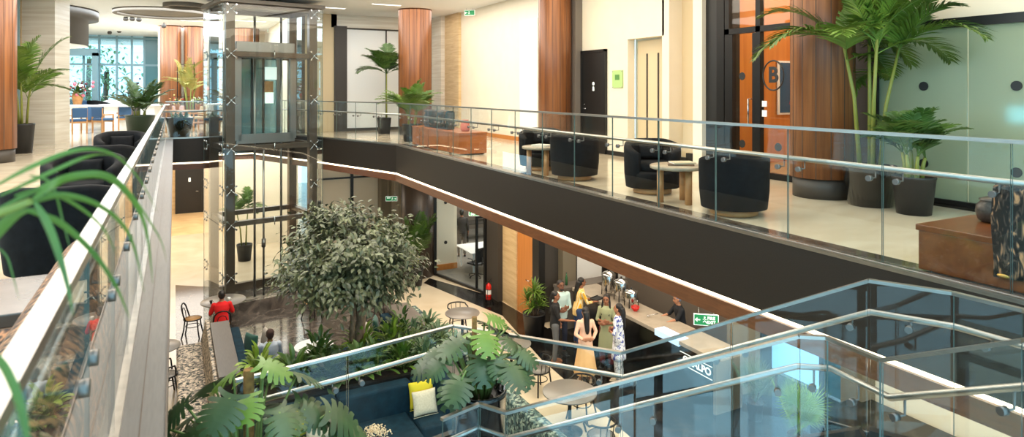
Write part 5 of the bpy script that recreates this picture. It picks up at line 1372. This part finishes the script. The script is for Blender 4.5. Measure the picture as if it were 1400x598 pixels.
person('woman in a sage green kurta with long dark hair and folded arms', (8.72, 11.98, .006), toward((8.72, 11.98), (7.7, 11.2)), 0, 1.6,
       arms=FOLD, shirtm=C('sage_cotton', (158, 162, 124)), sleeve=.6, bottom='kurta', botm=C('maroon_leggings', (96, 30, 32)), hem=.42, hair='front', look=(.1, 0))
person('woman in a white and blue printed tunic with arms crossed, right of the group', (8.55, 11.3, .006), toward((8.55, 11.3), (7.7, 12.4)), 1, 1.62,
       arms=FOLD, shirtm=PRINT, sleeve=.6, bottom='kurta', botm=PRINTG, hem=.5, hair='long', shoem=C('beige_sandal', (196, 170, 140)))
person('chef in black with a grey hair net working behind the counter', (10.27, 11.22, .006), toward((10.27, 11.22), (9.2, 11.65)), 1, 1.6,
       arms={1: ((.2, .2, 1.2), (.16, .46, 1.13), (0, 1, -.2), (0, 0, -1), .6), -1: ((-.22, .16, 1.2), (-.26, .42, 1.15), (-.1, 1, -.2), (0, 0, -1), .6)},
       shirtm=C('chef_black', (26, 27, 32)), sleeve=.6, botm=C('chef_black', (26, 27, 32)), hair='short', female=False, cap=C('hair_net', (120, 124, 140)), look=(.0, -.25), lean=.15)
sp = thing('serving_spoon', 'thin serving spoon held over the counter by the chef', 'spoon', (9.82, 11.5, 1.17))
MB().tube([(0, 0, 0), (-.2, .08, -.03)], .008, 6).build('handle', 'chrome', sp); MB().ball((-.22, .09, -.035), .035, .03, .012).build('bowl', 'chrome', sp)
person('man in a dark shirt standing inside the meeting room with his back turned', (9.62, 22.4, .006), toward((9.62, 22.4), (10.6, 24.5)), 0, 1.72,
       shirtm=C('charcoal_shirt', (62, 56, 54)), sleeve=.8, botm=C('grey_trousers', (84, 80, 76)), hair='short', female=False)
SITL = {sd: ((.09*sd, .0, .95), (.13*sd, .44, .97), (.14*sd, .44, .56)) for sd in (1, -1)}
person('man in a bright red shirt seated with his back turned at the round table', (1.05, 17.58, .006), toward((1.05, 17.58), (1.15, 18.6)), 0, 1.7,
       arms={1: ((.26, .12, 1.14), (.2, .38, 1.24), (-.3, 1, 0), (0, 0, -1), .5), -1: ((-.27, .12, 1.14), (-.22, .38, 1.24), (.2, 1, 0), (0, 0, -1), .5)}, legs=SITL, sit=True,
       shirtm=C('red_cotton', (214, 22, 26)), sleeve=.4, botm=C('navy_trousers', (40, 44, 60)), hair='short', female=False, lean=.12)
person('person in a pale blue shirt seated in the far booth, back turned', (1.80, 14.45, .0), toward((1.80, 14.45), (1.83, 15.5)), 2, 1.66,
       arms={1: ((.24, .1, 1.14), (.14, .34, 1.1), (-.3, 1, 0), (0, 0, -1), .5), -1: ((-.24, .1, 1.14), (-.14, .34, 1.1), (.3, 1, 0), (0, 0, -1), .5)}, legs=SITL, sit=True,
       shirtm=C('pale_blue_shirt', (196, 206, 220)), sleeve=.8, botm=C('grey_trousers', (84, 80, 76)), hair='short', female=False, cap=C('cropped_hair', (70, 50, 42)))
bs = thing('booth_bench', 'teal bench of the far booth backing onto the planter', 'sofa', (0, 0, 0))
MB().box(1.6, 3.78, 13.3, 14.7, .12, .47).build('seat', 'teal', bs, bevel=.05); MB().box(1.9, 3.8, 13.27, 13.4, .47, .9).build('backrest', 'teal', bs, bevel=.04)
for lab, loc, m in (('white coffee cup on the table of the man in red', (1.28, 18.45, .756), 'white'), ('small dark phone stand on the table left of the man in red', (.85, 18.4, .756), 'black')):
    c = thing('coffee_cup', lab, 'cup', loc); MB().lathe([(.025, 0), (.038, .06), (.04, .08), (.034, .08), (.02, .01)], 16).build('cup', m, c); MB().tube(arc(.022, -1.4, 1.4, 8, .045, (.04, 0)), .004, 6).build('handle', m, c)

# ------------------------------------------------------------------ far lounge furniture
def dining_chair(label, loc, rz, m='blue', wm='woodlt'):
    t = thing('dining_chair', label, 'chair', loc, rz, 'upholstered wooden chairs in the far lounge')
    MB().box(-.24, .24, -.24, .24, .42, .5).build('seat', m, t, bevel=.02)
    MB().box(-.23, .23, .2, .26, .55, .88).build('backrest', m, t, bevel=.02)
    for x, y, h in ((-.22, -.21, .62), (.22, -.21, .62), (-.22, .22, .85), (.22, .22, .85)): MB().box(x-.02, x+.02, y-.02, y+.02, 0, h).build('leg', wm, t)
    for x in (-.22, .22): MB().box(x-.02, x+.02, -.22, .22, .6, .64).build('armrest', wm, t)
    MB().box(-.22, .22, -.23, -.2, .36, .42).box(-.22, .22, .2, .23, .36, .42).build('seat_frame', wm, t)
    return t
def U_(px, py): return PZ(px, py, UP)
def pt(p, z=UP): return (p.x, p.y, z)
dining_chair('blue and walnut chair nearest the fire extinguisher in the far lounge', pt(U_(105, 183)), YAW+PI)
dining_chair('blue and walnut armchair turned sideways between the two long white tables', pt(U_(141, 181)), YAW+PI/2+.3)
dining_chair('blue backed chair at the second white table in the far lounge', pt(U_(167, 177)), YAW+PI)
dining_chair('tan chair right of the yellow palm in the far lounge', pt(U_(268, 178)), YAW-PI/2, mat('tan_fabric', (186, 164, 130), .8))
dining_chair('dark blue chair seen through the left face of the glass lift', pt(U_(292, 181)), YAW+PI, mat('navy_fabric', (40, 58, 86), .8))
dining_chair('pink chair just past the black planter in the far lounge', pt(U_(248, 176)), YAW, mat('pink_fabric', (196, 166, 160), .8))
for k, (px, py, L, lab) in enumerate(((128, 177, 1.5, 'long white lounge table nearest the travertine pillar'), (184, 174, 1.2, 'second long white lounge table toward the green potted palm'))):
    p = U_(px, py); t = thing('lounge_table', lab, 'table', pt(p), -YAW)
    MB().box(-L, L, -.4, .4, .86, .92).build('tabletop', 'white', t, bevel=.01)
    for x in (-L*.45, L*.55): MB().box(x-.28, x+.28, -.25, .25, 0, .86).build('pedestal', 'white', t)
for k, (px, py, m, lab) in enumerate(((104, 160, 'greyvelvet', 'dark armchair in the far lounge below the flowers'), (120, 163, 'blue', 'blue armchair in the far lounge'), (137, 162, 'velvet', 'black armchair in the middle of the far lounge'), (156, 161, 'white', 'cream armchair in the far lounge'), (176, 160, 'greyvelvet', 'dark grey armchair near the far window wall'))):
    p = U_(px, py+4); t = tub_chair(lab, pt(p), k*1.1, group='lounge armchairs by the window wall'); t.scale = (1.3,)*3
    for ch in t.children:
        if ch.name.startswith(('shell', 'seat')): ch.data.materials[0] = M[m]
sfa = thing('lounge_sofa', 'long dark sofa in front of the far window wall', 'sofa', pt(U_(175, 163)), -YAW)
MB().box(-2.2, 1.2, -.4, .4, .1, .45).build('seat', 'greyvelvet', sfa, bevel=.05); MB().box(-2.2, 1.2, .25, .45, .4, .85).build('backrest', 'greyvelvet', sfa, bevel=.05)
def flowers(label, loc, cols, seed, s=1., pm='woodlt', ph=.5):
    t = thing('flower_arrangement', label, 'flowers', loc); t.scale = (s,)*3; r = random.Random(seed)
    MB().lathe([(.12, 0), (.2, ph*.8), (.18, ph), (.15, ph)], 18).build('vase', pm, t)
    for i, cc in enumerate(cols):
        mb = MB()
        for k in range(16): mb.ball((r.gauss(0, .22), r.gauss(0, .22), ph+.25+r.gauss(0, .15)), r.uniform(.035, .07), n=7, m=5)
        mb.build('blossoms', mat('blossom_%d_%d_%d' % cc, cc, .8), t)
    mb = MB()
    for k in range(40):
        a = k*2.4; e = r.uniform(.3, 1.4); leaf_strip(mb, (0, 0, ph), Vector((math.cos(a)*math.cos(e), math.sin(a)*math.cos(e), math.sin(e))), Vector((0, 0, 1)), r.uniform(.4, .7), .07, .8, 4)
    mb.build('leaves', 'leafpd', t)
    return t
def plinthed(px, py, z): p = PZ(px, py, z); return p
p = D3(106, 147, 29); p.z = UP; t = thing('flower_stand', 'tall slim stand under the pink flowers in the far lounge', 'stand', (p.x, p.y, UP)); MB().box(-.2, .2, -.2, .2, 0, .68).build('column', 'white', t); MB().box(-.25, .25, -.25, .25, .68, .72).build('top', 'white', t)
flowers('pink and white flowers in a tan vase before the far windows', (p.x, p.y, UP+.72), ((226, 110, 130), (238, 232, 230), (90, 50, 60)), 2, 1.15)
p = D3(182, 150, 30); t = thing('flower_stand', 'low stand under the dark flower arrangement in the far lounge', 'stand', (p.x, p.y, UP)); MB().box(-.2, .2, -.2, .2, 0, .66).build('column', 'gdark', t); MB().box(-.25, .25, -.25, .25, .66, .7).build('top', 'gdark', t)
flowers('dark purple and white flower arrangement left of the green potted palm', (p.x, p.y, UP+.7), ((56, 36, 70), (50, 44, 50), (230, 230, 232)), 4, 1.1, 'gdark')
p = U_(250, 189); bp = thing('black_planter', 'tapered glossy black planter with succulents at the far corner of the atrium', 'potted plant', (.15, 23.0, UP)); pot(bp, .42, .62, 'potblk', .7)
r = random.Random(5); mb = MB()
for k in range(50):
    a = k*2.4; e = r.uniform(.1, 1.3); leaf_strip(mb, (r.uniform(-.2, .2), r.uniform(-.2, .2), .56), Vector((math.cos(a)*math.cos(e), math.sin(a)*math.cos(e), math.sin(e))), Vector((0, 0, 1)), .3, .07, .5, 3)
mb.build('leaves', 'leafg', bp)
p = U_(262, 170); t = thing('display_shelf', 'wooden display console with flower pots before the far orange columns', 'console', (.6, 25.6, UP), 0)
MB().box(-.9, .9, -.25, .25, .72, .78).box(-.9, .9, -.25, .25, .3, .34).build('shelf', 'woodlt', t)
for x in (-.85, .85):
    for y in (-.2, .2): MB().box(x-.03, x+.03, y-.03, y+.03, 0, .75).build('leg', 'woodlt', t)
flowers('red and green flowers on the display console', (.1, 25.6, UP+.785), ((200, 80, 60), (210, 190, 120)), 6, .45, 'woodlt')
flowers('pale green flowers on the display console, right of the red ones', (.75, 25.6, UP+.785), ((190, 206, 130), (226, 226, 210)), 7, .45, 'woodlt')
sh = thing('metal_rack', 'thin dark metal rack standing against the pale wall by the orange columns', 'rack', (.42, 28.9, UP))
for x in (-.3, .3):
    for y in (-.15, .15): MB().box(x-.015, x+.015, y-.015, y+.015, 0, 2.6).build('post', 'blackmetal', sh)
for z in (.6, 1.2, 1.8, 2.5): MB().box(-.3, .3, -.15, .15, z, z+.02).build('shelf', 'blackmetal', sh)
# trees outside the window wall
for i, (x, y, R, H) in enumerate(((-7.8, 44, 1.9, 5), (-5.0, 50, 2.4, 6), (-3.6, 44.5, 1.3, 4.4), (-.6, 47, 1.8, 5.5), (-9.5, 48, 2.6, 6.5), (-6.4, 41.5, .9, 1.6), (-4.2, 41.2, .8, 1.5))):
    t = thing('garden_tree', ['leafy tree outside, leftmost behind the entrance portal', 'tall leafy tree outside behind the portal', 'small tree outside, right of the portal', 'leafy tree outside, behind the tinted pane', 'large tree outside at the far left', 'low shrub outside in front of the left trees', 'low shrub outside right of the entrance'][i], 'tree', (x, y, UP-.1), 0, 'garden trees outside the window wall')
    MB().tube([(0, 0, 0), (.1, 0, H*.6)], .14, 8).build('trunk', 'bark', t); r = random.Random(i); mb = MB()
    for k in range(190):
        v = Vector((r.gauss(0, .5), r.gauss(0, .5), r.gauss(0, .45))); 
        leaf_strip(mb, (v.x*R, v.y*R, H*.62+v.z*H*.42), Vector((r.uniform(-1, 1), r.uniform(-1, 1), r.uniform(-1, 1))), Vector((0, 0, 1)), .3, .16, .3, 2)
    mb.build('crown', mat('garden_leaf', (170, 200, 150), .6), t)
